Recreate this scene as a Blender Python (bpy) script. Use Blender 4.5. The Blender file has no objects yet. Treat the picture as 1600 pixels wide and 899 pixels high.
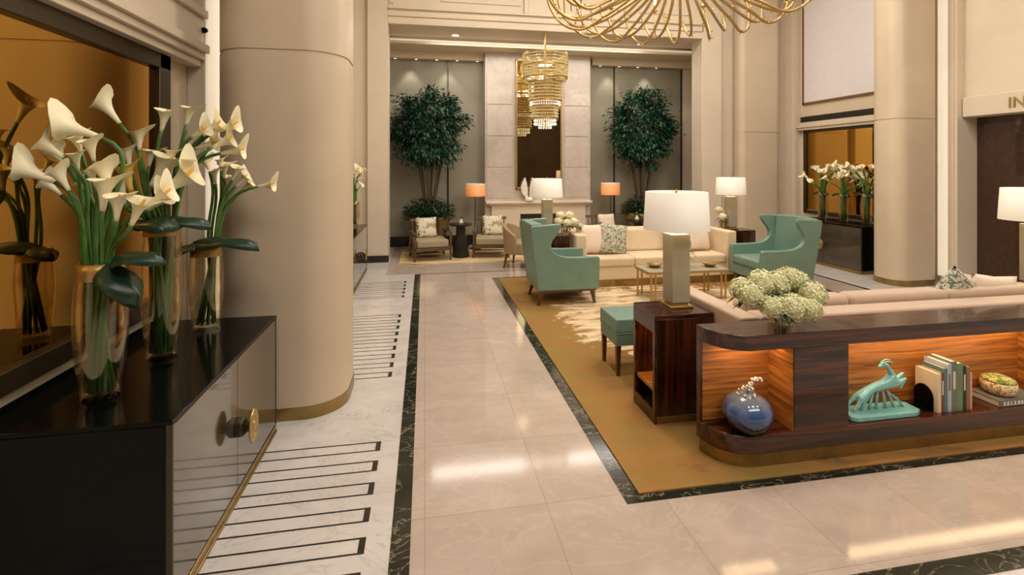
import bpy, bmesh, math, random
from mathutils import Vector, Matrix
PI = math.pi
R = random.Random(7)
C = bpy.context.scene.collection
sc = bpy.context.scene

# ------------------------------------------------------------------ camera
cd = bpy.data.cameras.new('camera'); cam = bpy.data.objects.new('camera', cd); C.objects.link(cam)
cam.location = (0, 0, 1.75)
cam.rotation_euler = (PI / 2, 0, -math.atan(136.5 / 770))
cd.sensor_fit = 'HORIZONTAL'; cd.sensor_width = 36; cd.lens = 36 * 770 / 1600
cd.shift_y = -190.5 / 1600; cd.clip_start = 0.05; cd.clip_end = 100
sc.camera = cam
# ------------------------------------------------------------------ world, exposure
w = bpy.data.worlds.new('world'); sc.world = w; w.use_nodes = True
w.node_tree.nodes['Background'].inputs[0].default_value = (1, .82, .62, 1)
w.node_tree.nodes['Background'].inputs[1].default_value = 0.15
sc.view_settings.view_transform = 'Standard'; sc.view_settings.look = 'None'
sc.view_settings.exposure = 0.04; sc.view_settings.gamma = 1
sc.view_settings.use_curve_mapping = False
sc.cycles.max_bounces = 8; sc.cycles.transmission_bounces = 8; sc.cycles.glossy_bounces = 4
sc.cycles.diffuse_bounces = 4; sc.cycles.caustics_reflective = False; sc.cycles.caustics_refractive = False
sc.cycles.sample_clamp_indirect = 4
WARM = (1, .92, .84)

def area(name, loc, size, power, col=WARM, rot=(0, 0, 0), sy=None, spread=None):
    l = bpy.data.lights.new(name, 'AREA'); l.energy = power; l.color = col; l.size = size
    if sy: l.shape = 'RECTANGLE'; l.size_y = sy
    if spread: l.spread = spread
    o = bpy.data.objects.new(name, l); C.objects.link(o); o.location = loc; o.rotation_euler = rot
    return o
def point(name, loc, power, col=WARM, r=.05):
    l = bpy.data.lights.new(name, 'POINT'); l.energy = power; l.color = col; l.shadow_soft_size = r
    o = bpy.data.objects.new(name, l); C.objects.link(o); o.location = loc
    return o
def spot(name, loc, target, power, angle, col=WARM, blend=.4, r=.05):
    l = bpy.data.lights.new(name, 'SPOT'); l.energy = power; l.color = col; l.spot_size = angle; l.spot_blend = blend; l.shadow_soft_size = r
    o = bpy.data.objects.new(name, l); C.objects.link(o); o.location = loc
    o.rotation_euler = (Vector(target) - Vector(loc)).to_track_quat('-Z', 'Y').to_euler()
    return o
CEIL = 6.2
for i, x in enumerate((.9, 3.0, 5.1)):
    for j, y in enumerate((.3, 3.4, 6.6)):
        area('ceiling_panel_light', (x, y, CEIL - .12), .5, (26, 44, 62)[j])
area('recess_light', (2.4, 9.75, 4.28), 4.5, 60, WARM, sy=.3)
area('unseen_front_fill', (2.6, -2.0, 5.7), 6, 165, (1, .93, .86), rot=(math.radians(52), 0, 0), sy=1.2)  # added, unseen fill behind the camera to brighten surfaces facing it
# console niche strips, beneath the slab
NZ = .655

# ------------------------------------------------------------------ materials
def newmat(name):
    m = bpy.data.materials.new(name); m.use_nodes = True
    nt = m.node_tree; return m, nt, nt.nodes['Principled BSDF']
def S(r, g, b):
    f = lambda v: (v / 255 / 12.92) if v / 255 <= .04045 else ((v / 255 + .055) / 1.055) ** 2.4
    return (f(r), f(g), f(b), 1)
def coords(nt, scale=(1, 1, 1), rot=(0, 0, 0), loc=(0, 0, 0), kind='Object'):
    tc = nt.nodes.new('ShaderNodeTexCoord'); mp = nt.nodes.new('ShaderNodeMapping')
    mp.inputs['Scale'].default_value = scale; mp.inputs['Rotation'].default_value = rot; mp.inputs['Location'].default_value = loc
    nt.links.new(tc.outputs[kind], mp.inputs['Vector']); return mp.outputs[0]
def noise(nt, vec, scale=5, detail=4, rough=.5, dist=0):
    n = nt.nodes.new('ShaderNodeTexNoise'); n.inputs['Scale'].default_value = scale
    n.inputs['Detail'].default_value = detail; n.inputs['Roughness'].default_value = rough; n.inputs['Distortion'].default_value = dist
    nt.links.new(vec, n.inputs['Vector']); return n.outputs['Fac']
def ramp(nt, fac, stops):
    r = nt.nodes.new('ShaderNodeValToRGB'); e = r.color_ramp.elements
    while len(e) < len(stops): e.new(.5)
    for i, (p, c) in enumerate(stops): e[i].position = p; e[i].color = c
    nt.links.new(fac, r.inputs['Fac']); return r.outputs['Color']
def mix(nt, fac, a, b):
    m = nt.nodes.new('ShaderNodeMix'); m.data_type = 'RGBA'
    for s, v in ((m.inputs[0], fac), (m.inputs[6], a), (m.inputs[7], b)):
        if hasattr(v, 'links'): nt.links.new(v, s)
        else: s.default_value = v
    return m.outputs[2]
def math_(nt, op, a, b=None, clamp=False):
    m = nt.nodes.new('ShaderNodeMath'); m.operation = op; m.use_clamp = clamp
    for i, v in enumerate((a, b)):
        if v is None: continue
        if hasattr(v, 'links'): nt.links.new(v, m.inputs[i])
        else: m.inputs[i].default_value = v
    return m.outputs[0]
def bump(nt, bs, h, strength=.2, dist=.01):
    b = nt.nodes.new('ShaderNodeBump'); b.inputs['Strength'].default_value = strength; b.inputs['Distance'].default_value = dist
    nt.links.new(h, b.inputs['Height']); nt.links.new(b.outputs[0], bs.inputs['Normal'])
def plain(name, col, rough=.5, metal=0, var=.12, nscale=8, emit=None, es=0, coat=0, bmp=0, bscale=200, trans=0, sheen=0):
    m, nt, b = newmat(name)
    v = coords(nt); f = noise(nt, v, nscale, 3)
    d = tuple(c * (1 - var) for c in col[:3]) + (1,); l = tuple(min(1, c * (1 + var)) for c in col[:3]) + (1,)
    nt.links.new(ramp(nt, f, [(.3, d), (.7, l)]), b.inputs['Base Color'])
    b.inputs['Roughness'].default_value = rough; b.inputs['Metallic'].default_value = metal
    b.inputs['Coat Weight'].default_value = coat; b.inputs['Coat Roughness'].default_value = .05
    if trans: b.inputs['Transmission Weight'].default_value = trans
    if sheen: b.inputs['Sheen Weight'].default_value = sheen
    if emit: b.inputs['Emission Color'].default_value = emit; b.inputs['Emission Strength'].default_value = es
    if bmp: bump(nt, b, noise(nt, v, bscale, 2), bmp, .003)
    return m
def marble(name, base, alt, vein, rough, vscale=1.3, vw=.02, tile=None, tilecol=None, vamt=.7, cscale=2.5):
    m, nt, b = newmat(name)
    v = coords(nt); v2 = coords(nt, rot=(0, 0, .6), scale=(1, 1.7, 1))
    c = ramp(nt, noise(nt, v2, cscale, 5, .6, .6), [(.3, alt), (.65, base)])
    n = noise(nt, v2, vscale, 7, .6, 1.5)
    d = math_(nt, 'ABSOLUTE', math_(nt, 'SUBTRACT', n, .5))
    line = math_(nt, 'SUBTRACT', 1, math_(nt, 'DIVIDE', d, vw), True)
    mask = math_(nt, 'MULTIPLY', line, math_(nt, 'MULTIPLY', noise(nt, v, 1.1, 2), vamt * 1.6, True), True)
    c = mix(nt, mask, c, vein)
    if tile:
        br = nt.nodes.new('ShaderNodeTexBrick'); br.offset = 0; br.inputs['Scale'].default_value = 1
        br.inputs['Brick Width'].default_value = tile; br.inputs['Row Height'].default_value = tile
        br.inputs['Mortar Size'].default_value = .002; br.inputs['Mortar Smooth'].default_value = 0
        br.inputs['Color1'].default_value = (.86, .86, .86, 1); br.inputs['Color2'].default_value = (1, 1, 1, 1); br.inputs['Mortar'].default_value = (.5, .45, .4, 1)
        nt.links.new(coords(nt), br.inputs['Vector'])
        mm = nt.nodes.new('ShaderNodeMix'); mm.data_type = 'RGBA'; mm.blend_type = 'MULTIPLY'; mm.inputs[0].default_value = .55
        nt.links.new(c, mm.inputs[6]); nt.links.new(br.outputs['Color'], mm.inputs[7]); c = mm.outputs[2]
    nt.links.new(c, b.inputs['Base Color']); b.inputs['Roughness'].default_value = rough
    return m
def wood(name, dark, light, rough=.25, axis='X', scale=1.0, coat=.6, contrast=(.35, .65)):
    m, nt, b = newmat(name)
    s = {'X': (.6, 14, 14), 'Y': (14, .6, 14), 'Z': (14, 14, .6)}[axis]
    v = coords(nt, scale=tuple(q * scale for q in s))
    f = noise(nt, v, 2.2, 6, .65, .8)
    nt.links.new(ramp(nt, f, [(contrast[0], dark), (contrast[1], light)]), b.inputs['Base Color'])
    b.inputs['Roughness'].default_value = rough; b.inputs['Coat Weight'].default_value = coat; b.inputs['Coat Roughness'].default_value = .04
    return m
def emis(name, col, s, basec=(.8, .75, .65, 1)):
    m, nt, b = newmat(name)
    b.inputs['Base Color'].default_value = basec
    b.inputs['Emission Color'].default_value = col
    f = noise(nt, coords(nt), 6, 2); nt.links.new(math_(nt, 'MULTIPLY', math_(nt, 'ADD', math_(nt, 'MULTIPLY', f, .1), .42), s), b.inputs['Emission Strength'])
    return m
def fabric_print(name, base, ink, scale=28, thr=.5, ink2=None):
    m, nt, b = newmat(name)
    v = coords(nt); f = noise(nt, v, scale, 2, .5, 1.2)
    c = ramp(nt, f, [(thr - .03, base), (thr + .03, ink)])
    if ink2: c = mix(nt, ramp(nt, noise(nt, v, scale * .7, 1), [(.55, (0, 0, 0, 1)), (.6, (1, 1, 1, 1))]), c, ink2)
    nt.links.new(c, b.inputs['Base Color']); b.inputs['Roughness'].default_value = .8
    return m

M = {}
M['wall'] = plain('cream_wall', S(218, 203, 178), .55, var=.03, nscale=2)
M['wall2'] = plain('cream_wall_light', S(216, 202, 180), .5, var=.03, nscale=2)
M['column'] = plain('column_stone', S(206, 188, 162), .42, var=.035, nscale=3)
M['taupe'] = plain('taupe_panel', S(150, 143, 122), .5, var=.05, nscale=2)
M['ceil'] = plain('ceiling_paint', S(226, 208, 184), .6, var=.02)
M['pinkmarble'] = marble('pale_marble_panel', S(206, 194, 180), S(192, 179, 166), S(160, 146, 134), .3, 1.6, .03, vamt=.4)
M['floor'] = marble('floor_white_marble', S(214, 209, 204), S(196, 191, 185), S(150, 142, 134), .14, 1.6, .014, vamt=.45)
M['cream'] = marble('floor_cream_marble', S(192, 177, 164), S(182, 166, 152), S(212, 194, 178), .09, 2.0, .03, tile=.62, vamt=.35, cscale=3); M['cream'].node_tree.nodes['Principled BSDF'].inputs['Specular IOR Level'].default_value = .36
M['green'] = marble('dark_green_marble', S(44, 46, 36), S(30, 32, 26), S(165, 155, 125), .12, 3.2, .012, vamt=.9)
M['darkstone'] = plain('dark_stone', S(40, 34, 26), .2)
M['brass'] = plain('brass', S(160, 136, 84), .32, .85, var=.15, nscale=12)
M['gold'] = plain('gold', S(184, 154, 98), .38, .85, var=.1)
M['bronze'] = plain('bronze_frame', S(70, 60, 42), .35, .6, var=.1)
M['mirror'] = plain('bronze_mirror', S(216, 168, 84), .02, 1, var=.02, nscale=1)
M['mirrorc'] = plain('clear_mirror', S(206, 190, 150), .02, 1, var=.02, nscale=1)
M['black'] = plain('black_lacquer', S(7, 10, 8), .12, coat=.0, var=.15); M['black'].node_tree.nodes['Principled BSDF'].inputs['Specular IOR Level'].default_value = .14
M['lacq'] = plain('smoked_lacquer_front', S(66, 58, 44), .14, coat=.9, var=.08, nscale=3)
M['vent'] = plain('vent_dark', S(48, 44, 34), .5)
M['panelw'] = plain('pale_art_panel', S(232, 228, 230), .5, var=.02)
M['browntrim'] = plain('brown_trim', S(120, 84, 50), .4)
M['teal'] = plain('teal_leather', S(113, 143, 128), .42, var=.06, nscale=5, bmp=.05, bscale=150)
M['walnut'] = wood('walnut_leg', S(58, 34, 18), S(96, 58, 32), .35, 'Z')
M['rose'] = wood('rosewood', S(20, 8, 4), S(84, 40, 20), .22, 'X', .7, .25, (.40, .62))
M['rosez'] = wood('rosewood_upright', S(20, 8, 4), S(76, 35, 18), .22, 'Z', .7, .25, (.40, .62))
M['zebra'] = wood('amber_wood', S(112, 62, 24), S(206, 134, 62), .35, 'X', 1.0, .3)
M['zebray'] = wood('amber_wood_side', S(112, 62, 24), S(206, 134, 62), .35, 'Y', 1.0, .3)
M['door'] = wood('dark_door_wood', S(38, 20, 10), S(66, 36, 20), .35, 'X', .5)
M['sofa'] = plain('cream_upholstery', S(224, 202, 166), .75, var=.04, sheen=.3, bmp=.06, bscale=260)
M['sofa2'] = plain('rose_beige_upholstery', S(196, 170, 146), .7, var=.04, sheen=.3, bmp=.06, bscale=260)
M['pilloww'] = plain('blush_pillow', S(232, 212, 190), .8, var=.04)
M['pillowp'] = fabric_print('leaf_print_pillow', S(206, 200, 176), S(104, 116, 98), 34, .52)
M['pillowk'] = fabric_print('floral_print_pillow', S(224, 214, 188), S(74, 58, 44), 14, .6, S(170, 158, 120))
M['shade'] = emis('lit_white_shade', (1, .88, .76, 1), .25)
M['shadeo'] = emis('lit_orange_shade', (1, .36, .10, 1), .42, S(236, 160, 100))
M['led'] = emis('led_cove', (1, .86, .66, 1), .95)
M['ledc'] = emis('led_ceiling', (1, .82, .62, 1), .7)
M['lampw'] = emis('lamp_disc', (1, .9, .78, 1), 6)
M['lampbase'] = plain('lamp_column_leather', S(166, 156, 130), .5, var=.05)
M['petal'] = plain('calla_petal', S(246, 238, 200), .45, var=.05, nscale=12, sheen=.2)
M['petaly'] = plain('yellow_petal', S(238, 204, 96), .45, var=.08, nscale=12)
M['spadix'] = plain('spadix', S(224, 170, 50), .6)
M['stem'] = plain('green_stem', S(72, 114, 44), .45, var=.2, nscale=20)
M['leaf'] = plain('dark_leaf', S(22, 52, 32), .35, var=.3, nscale=14)
M['treeleaf'] = plain('ficus_leaf', S(42, 82, 58), .4, var=.45, nscale=9)
M['bushleaf'] = plain('bush_leaf', S(24, 62, 32), .4, var=.4, nscale=14)
M['bark'] = plain('bark', S(74, 60, 42), .8, var=.2, nscale=20)
M['pot'] = plain('olive_bronze_pot', S(128, 106, 62), .35, .3, var=.2)
M['hyd'] = plain('green_hydrangea', S(216, 214, 166), .6, var=.16, nscale=30)
M['hydw'] = plain('white_hydrangea', S(238, 228, 192), .6, var=.1, nscale=30)
M['blue'] = None
M['turq'] = plain('turquoise_glaze', S(126, 190, 186), .3, var=.14, nscale=16, coat=.5)
M['lounge'] = plain('taupe_seat', S(160, 144, 116), .75, var=.06)
M['tub'] = plain('beige_tub_fabric', S(160, 140, 104), .75, var=.05)
M['loungewood'] = wood('lounge_wood', S(70, 52, 34), S(104, 80, 54), .45, 'X')
M['darktable'] = plain('dark_table', S(34, 32, 28), .3)
M['mantel'] = plain('mantel_stone', S(226, 210, 190), .4, var=.03)
M['fire'] = plain('firebox', S(24, 28, 22), .5)
M['white'] = plain('white_ceramic', S(236, 230, 216), .35)
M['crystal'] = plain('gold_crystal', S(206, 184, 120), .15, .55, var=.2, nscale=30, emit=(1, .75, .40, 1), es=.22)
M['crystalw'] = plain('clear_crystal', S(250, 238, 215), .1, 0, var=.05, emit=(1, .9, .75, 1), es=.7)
m, nt, b = newmat('vase_glass'); nt.nodes.remove(b)
tr_ = nt.nodes.new('ShaderNodeBsdfTransparent'); gl_ = nt.nodes.new('ShaderNodeBsdfGlossy'); gl_.inputs['Roughness'].default_value = .03
nt.links.new(ramp(nt, noise(nt, coords(nt), 9, 2), [(.2, (.90, .86, .76, 1)), (.8, (.97, .95, .90, 1))]), tr_.inputs[0]); gl_.inputs[0].default_value = (1, .94, .82, 1)
lw = nt.nodes.new('ShaderNodeLayerWeight'); lw.inputs[0].default_value = .45; ms = nt.nodes.new('ShaderNodeMixShader')
nt.links.new(math_(nt, 'ADD', math_(nt, 'MULTIPLY', lw.outputs['Facing'], .34), .03), ms.inputs[0]); nt.links.new(tr_.outputs[0], ms.inputs[1]); nt.links.new(gl_.outputs[0], ms.inputs[2])
nt.links.new(ms.outputs[0], nt.nodes['Material Output'].inputs[0])
M['glass'] = m
m, nt, b = newmat('gold_leafed_glass'); M['goldglass'] = m
nt.links.new(ramp(nt, noise(nt, coords(nt), 16, 3), [(.35, S(150, 110, 46)), (.65, S(226, 188, 110))]), b.inputs['Base Color'])
b.inputs['Metallic'].default_value = .5; b.inputs['Roughness'].default_value = .18; b.inputs['Transmission Weight'].default_value = .45
# blue glaze: grey shoulder, blue belly, dark foot, ramped by height
m, nt, b = newmat('blue_glaze'); M['blue'] = m
sep = nt.nodes.new('ShaderNodeSeparateXYZ'); nt.links.new(coords(nt), sep.inputs[0])
zz = math_(nt, 'ADD', sep.outputs[2], math_(nt, 'MULTIPLY', noise(nt, coords(nt), 14, 3), .04))
nt.links.new(ramp(nt, math_(nt, 'MULTIPLY', zz, 4), [(.05, S(14, 17, 20)), (.34, S(18, 26, 48)), (.48, S(34, 62, 120)), (.66, S(60, 92, 142)), (.95, S(128, 136, 142))]), b.inputs['Base Color'])
b.inputs['Roughness'].default_value = .12; b.inputs['Coat Weight'].default_value = 1
# carpet: golden brown field, painterly cream splash in the middle
m, nt, b = newmat('carpet_painterly'); M['carpet'] = m
v = coords(nt, scale=(.8, 1.6, 1)); f = noise(nt, v, .9, 7, .68, 1.1)
c = ramp(nt, f, [(.30, S(108, 84, 44)), (.42, S(158, 114, 58)), (.50, S(150, 114, 56)), (.60, S(146, 121, 61)), (.74, S(170, 149, 92))])
sep = nt.nodes.new('ShaderNodeSeparateXYZ'); nt.links.new(coords(nt), sep.inputs[0])
nz = noise(nt, coords(nt, scale=(1, 2.2, 1)), 2.2, 6, .7, .6)
def ax(out, c0, r):   # distance from the splash's middle along an axis
    return math_(nt, 'POWER', math_(nt, 'DIVIDE', math_(nt, 'SUBTRACT', out, c0), r), 2)
dist = math_(nt, 'ADD', ax(sep.outputs[0], 3.1, 1.6), ax(sep.outputs[1], 5.25, 1.5))
dd = math_(nt, 'ADD', dist, math_(nt, 'MULTIPLY', math_(nt, 'SUBTRACT', nz, .5), 2.2))
mask = ramp(nt, dd, [(.95, (1, 1, 1, 1)), (1.06, (0, 0, 0, 1))])
inner = ramp(nt, noise(nt, coords(nt, scale=(1, 4, 1)), 2.6, 5, .6, .4), [(.36, S(140, 108, 62)), (.45, S(206, 178, 132)), (.6, S(228, 206, 172))])
nt.links.new(mix(nt, mask, c, inner), b.inputs['Base Color']); b.inputs['Roughness'].default_value = .95
bump(nt, b, noise(nt, coords(nt), 300, 2), .4, .004)
m, nt, b = newmat('striped_rug'); M['rug'] = m
f = noise(nt, coords(nt, scale=(.9, 12, 1)), 1.8, 4, .6, .3)
nt.links.new(ramp(nt, f, [(.34, S(96, 78, 48)), (.42, S(196, 160, 98)), (.6, S(226, 206, 168)), (.75, S(206, 150, 110))]), b.inputs['Base Color']); b.inputs['Roughness'].default_value = .95

# ------------------------------------------------------------------ mesh builder
class B:
    def __init__(s): s.bm = bmesh.new()
    def box(s, x0, x1, y0, y1, z0, z1, mtx=None):
        vs = [s.bm.verts.new(p) for p in ((x0, y0, z0), (x1, y0, z0), (x1, y1, z0), (x0, y1, z0), (x0, y0, z1), (x1, y0, z1), (x1, y1, z1), (x0, y1, z1))]
        for f in ((3, 2, 1, 0), (4, 5, 6, 7), (0, 1, 5, 4), (1, 2, 6, 5), (2, 3, 7, 6), (3, 0, 4, 7)): s.bm.faces.new([vs[i] for i in f])
        if mtx: bmesh.ops.transform(s.bm, matrix=mtx, verts=vs)
        return s
    def cbox(s, c, d, rz=0, rx=0, ry=0):
        m = Matrix.Translation(c) @ Matrix.Rotation(rz, 4, 'Z') @ Matrix.Rotation(ry, 4, 'Y') @ Matrix.Rotation(rx, 4, 'X')
        return s.box(-d[0] / 2, d[0] / 2, -d[1] / 2, d[1] / 2, -d[2] / 2, d[2] / 2, m)
    def prism(s, pts, z0, z1, mtx=None):
        a = [s.bm.verts.new((x, y, z0)) for x, y in pts]; b_ = [s.bm.verts.new((x, y, z1)) for x, y in pts]
        n = len(pts)
        s.bm.faces.new(a[::-1]); s.bm.faces.new(b_)
        for i in range(n): s.bm.faces.new((a[i], a[(i + 1) % n], b_[(i + 1) % n], b_[i]))
        if mtx: bmesh.ops.transform(s.bm, matrix=mtx, verts=a + b_)
        return s
    def lathe(s, prof, n=32, c=(0, 0, 0), mtx=None, sx=1, sy=1, caps=True):
        rings = []; allv = []
        for r, z in prof:
            if r < 1e-5: ring = [s.bm.verts.new((c[0], c[1], c[2] + z))]
            else: ring = [s.bm.verts.new((c[0] + sx * r * math.cos(2 * PI * k / n), c[1] + sy * r * math.sin(2 * PI * k / n), c[2] + z)) for k in range(n)]
            rings.append(ring); allv += ring
        for p, q in zip(rings, rings[1:]):
            for k in range(n):
                k2 = (k + 1) % n
                if len(p) == 1 and len(q) == 1: break
                if len(p) == 1: s.bm.faces.new((p[0], q[k2], q[k]))
                elif len(q) == 1: s.bm.faces.new((p[k], p[k2], q[0]))
                else: s.bm.faces.new((p[k], p[k2], q[k2], q[k]))
        if caps:
            if len(rings[0]) > 1: s.bm.faces.new(rings[0][::-1])
            if len(rings[-1]) > 1: s.bm.faces.new(rings[-1])
        if mtx: bmesh.ops.transform(s.bm, matrix=mtx, verts=allv)
        return s
    def ball(s, c, r, n=14, sx=1, sy=1, sz=1):
        m = 8
        prof = [(r * math.sin(PI * i / m), -r * sz * math.cos(PI * i / m)) for i in range(m + 1)]
        prof[0] = (0, -r * sz); prof[-1] = (0, r * sz)
        return s.lathe(prof, n, c, sx=sx, sy=sy)
    def tube(s, pts, r, n=8, caps=True):
        pts = [Vector(p) for p in pts]; rr = r if isinstance(r, (list, tuple)) else [r] * len(pts)
        rings = []; up = None
        for i, p in enumerate(pts):
            t = (pts[min(i + 1, len(pts) - 1)] - pts[max(i - 1, 0)]).normalized()
            if up is None:
                up = Vector((0, 0, 1)) if abs(t.z) < .9 else Vector((1, 0, 0))
            a = (up - t * up.dot(t))
            if a.length < 1e-4: a = t.orthogonal()
            a.normalize(); up = a; b_ = t.cross(a)
            rings.append([s.bm.verts.new(p + (a * math.cos(2 * PI * k / n) + b_ * math.sin(2 * PI * k / n)) * rr[i]) for k in range(n)])
        for p, q in zip(rings, rings[1:]):
            for k in range(n): s.bm.faces.new((p[k], p[(k + 1) % n], q[(k + 1) % n], q[k]))
        if caps: s.bm.faces.new(rings[0][::-1]); s.bm.faces.new(rings[-1])
        return s
    def leaf(s, base, d, up, L, W, curl=.15):
        d = d.normalized(); sd = d.cross(up)
        if sd.length < 1e-3: sd = d.orthogonal()
        sd.normalize(); nn = sd.cross(d)
        a = s.bm.verts.new(base); b1 = s.bm.verts.new(base + d * L * .45 + sd * W / 2 + nn * curl * L * .3); b2 = s.bm.verts.new(base + d * L * .45 - sd * W / 2 + nn * curl * L * .3)
        e = s.bm.verts.new(base + d * L - nn * curl * L); c_ = s.bm.verts.new(base + d * L * .5)
        s.bm.faces.new((a, b1, c_)); s.bm.faces.new((a, c_, b2)); s.bm.faces.new((b1, e, c_)); s.bm.faces.new((c_, e, b2))
        return s
def mk(name, b, mat, parent=None, loc=None, bev=0, smooth=False, sub=0, solid=0, seg=2):
    bm = b.bm
    bmesh.ops.recalc_face_normals(bm, faces=bm.faces)
    me = bpy.data.meshes.new(name); bm.to_mesh(me); bm.free()
    me.materials.append(M[mat] if isinstance(mat, str) else mat)
    for p in me.polygons: p.use_smooth = True
    if not smooth: me.set_sharp_from_angle(angle=math.radians(28 if not bev else 28))
    o = bpy.data.objects.new(name, me); C.objects.link(o)
    if parent: o.parent = parent
    if loc: o.location = loc
    if solid: md = o.modifiers.new('s', 'SOLIDIFY'); md.thickness = solid; md.offset = 0
    if bev: md = o.modifiers.new('b', 'BEVEL'); md.width = bev; md.segments = seg; md.limit_method = 'ANGLE'; md.angle_limit = .6; md.harden_normals = False
    if sub: md = o.modifiers.new('u', 'SUBSURF'); md.levels = sub; md.render_levels = sub
    if bev and not smooth:
        pass
    return o
def tag(o, label, cat, group=None, kind=None):
    o['label'] = label; o['category'] = cat
    if group: o['group'] = group
    if kind: o['kind'] = kind
    return o
def thing(name, label, cat, loc=(0, 0, 0), rz=0, group=None):
    o = bpy.data.objects.new(name, None); C.objects.link(o); o.empty_display_size = .1
    o.location = loc; o.rotation_euler = (0, 0, rz); return tag(o, label, cat, group)
def struct(name, b, mat, bev=0, label=None):
    o = mk(name, b, mat, bev=bev); o['kind'] = 'structure'
    if label: o['label'] = label
    return o
def dup(root, loc=None, rz=None, label=None, group=None, scale=None):
    r = root.copy(); C.objects.link(r)
    if loc: r.location = loc
    if rz is not None: r.rotation_euler = (0, 0, rz)
    if scale: r.scale = scale
    if label: r['label'] = label
    if group: r['group'] = group
    for ch in list(root.children):
        c_ = ch.copy(); C.objects.link(c_); c_.parent = r
        for g in list(ch.children):
            d = g.copy(); C.objects.link(d); d.parent = c_
    return r
def rrect(x0, x1, y0, y1, r, n=10):
    pts = []
    for cx, cy, a0 in ((x1 - r, y1 - r, 0), (x0 + r, y1 - r, PI / 2), (x0 + r, y0 + r, PI), (x1 - r, y0 + r, 1.5 * PI)):
        for i in range(n + 1):
            a = a0 + PI / 2 * i / n; pts.append((cx + r * math.cos(a), cy + r * math.sin(a)))
    return pts
def bez(p0, p1, p2, p3, n=10):
    p0, p1, p2, p3 = map(Vector, (p0, p1, p2, p3)); out = []
    for i in range(n + 1):
        t = i / n; u = 1 - t; out.append(p0 * u ** 3 + p1 * 3 * u * u * t + p2 * 3 * u * t * t + p3 * t ** 3)
    return out

# ------------------------------------------------------------------ SETTING: floor
struct('floor', B().box(-2.2, 8.3, -4, 12, -.12, 0), 'floor')
struct('floor', B().box(-.07, 6.15, 1.80, 8.07, 0, .0012), 'cream', label='cream pink marble field of the walkway')
struct('floor', B().box(-.62, 8.0, 8.10, 11, 0, .0012), 'cream', label='cream marble floor in front of the fireplace recess')
for x0, x1, y0, y1 in ((-.155, -.065, 1.72, 8.08), (6.14, 6.2, 1.72, 8.08), (-.065, 6.14, 1.72, 1.82)):
    struct('trim_1', B().box(x0, x1, y0, y1, 0, .0022), 'green', label='dark green marble strip let into the floor')
struct('trim_2', B().box(-.065, 6.14, 8.07, 8.095, 0, .0022), 'darkstone')
# comb-shaped stone inlays, one open rectangle each
ys = [3.222 - .2045 * i for i in range(8)] + [5.93 - .2045 * i for i in range(9)] + [7.62 - .2045 * i for i in range(5)]
for y in ys:
    b = B()
    b.box(-.30, -.27, y - .102, y, 0, .0018); b.box(-1.5, -.30, y - .009, y, 0, .0018); b.box(-1.5, -.30, y - .102, y - .093, 0, .0018)
    struct('trim_3', b, 'darkstone', label='thin dark stone rectangle let into the white marble')
# walls
WL = -1.75; WR = 7.6
struct('wall_left', B().box(-2.0, WL, -4, 9.3, 0, CEIL), 'wall')
struct('wall_left', B().box(WL, -1.63, 4.05, 6.55, 0, CEIL), 'wall2', bev=.006)
struct('wall_left', B().box(WL, -1.5, 9.0, 9.3, 0, CEIL), 'wall2')
struct('wall_back', B().box(-2.2, 8.4, 10.9, 11.15, 0, 5), 'taupe')
struct('wall_front', B().box(-2.0, 8.4, -4.2, -4, 0, CEIL), 'door')
struct('wall_right', B().box(WR, WR + .25, 5.81, 11, 0, CEIL), 'wall')
struct('wall_right', B().box(WR, WR + .25, 4.2, 5.81, 2.44, CEIL), 'wall')
struct('wall_right', B().box(WR, WR + .25, -4, 4.2, 0, CEIL), 'wall')
struct('wall_right', B().box(WR + .25, WR + .5, 3.9, 6.1, 0, 2.9), 'wall')
b = B().box(WR - .12, WR, 5.81, 5.94, 0, CEIL).box(WR - .14, WR - .12, 5.85, 5.88, .1, CEIL)
struct('wall_right', b, 'wall2')
struct('baseboard_right', B().box(WR - .155, WR - .12, 5.80, 5.95, 0, .11), 'green')
b = B().box(WR - .12, WR, 8.92, 9.5, 0, CEIL).box(WR - .14, WR - .12, 9.0, 9.06, .1, CEIL).box(WR - .14, WR - .12, 9.3, 9.36, .1, CEIL)
struct('wall_right', b, 'wall2')
# lintel ledge over the doorway
struct('trim_4', B().box(WR - .05, WR, 4.0, 5.80, 2.44, 2.72), 'wall2', bev=.01)
struct('trim_5', B().box(WR - .03, WR, 4.0, 5.70, 2.72, 2.76), 'wall')
d1 = struct('door_1', B().box(WR + .22, WR + .25, 4.2, 5.81, .0, 2.44), 'door')
for y0, y1 in ((4.3, 4.95), (5.05, 5.72)):
    o = mk('door_panel', B().box(WR + .205, WR + .22, y0, y1, .15, 2.36), 'door', d1, bev=.006)
# recess piers and header
struct('wall_back', B().box(-1.8, -.9, 9.3, 9.65, 0, CEIL).box(-1.02, -.65, 9.2, 9.65, 0, CEIL), 'wall2', bev=.01)
struct('baseboard_back', B().box(-1.04, -.64, 9.17, 9.2, 0, .12), 'darkstone')
struct('wall_back', B().box(5.56, 6.0, 9.2, 9.6, 0, CEIL).box(6.0, 7.6, 9.35, 9.6, 0, CEIL), 'wall2', bev=.01)
struct('wall_left', B().box(-.95, -.9, 9.6, 11, 0, 5), 'wall2')
struct('wall_right', B().box(6.5, 6.6, 9.6, 11, 0, 5), 'wall2')
struct('wall_back', B().box(-.65, 5.56, 9.2, 9.55, 4.33, CEIL), 'wall')
b = B().box(-.65, 5.56, 9.17, 9.2, 4.47, 4.50).box(-.65, 5.56, 9.185, 9.2, 4.33, 4.36).box(-.65, 5.56, 9.15, 9.2, 4.60, 4.64)
struct('trim_6', b, 'wall2', bev=.01)
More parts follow.
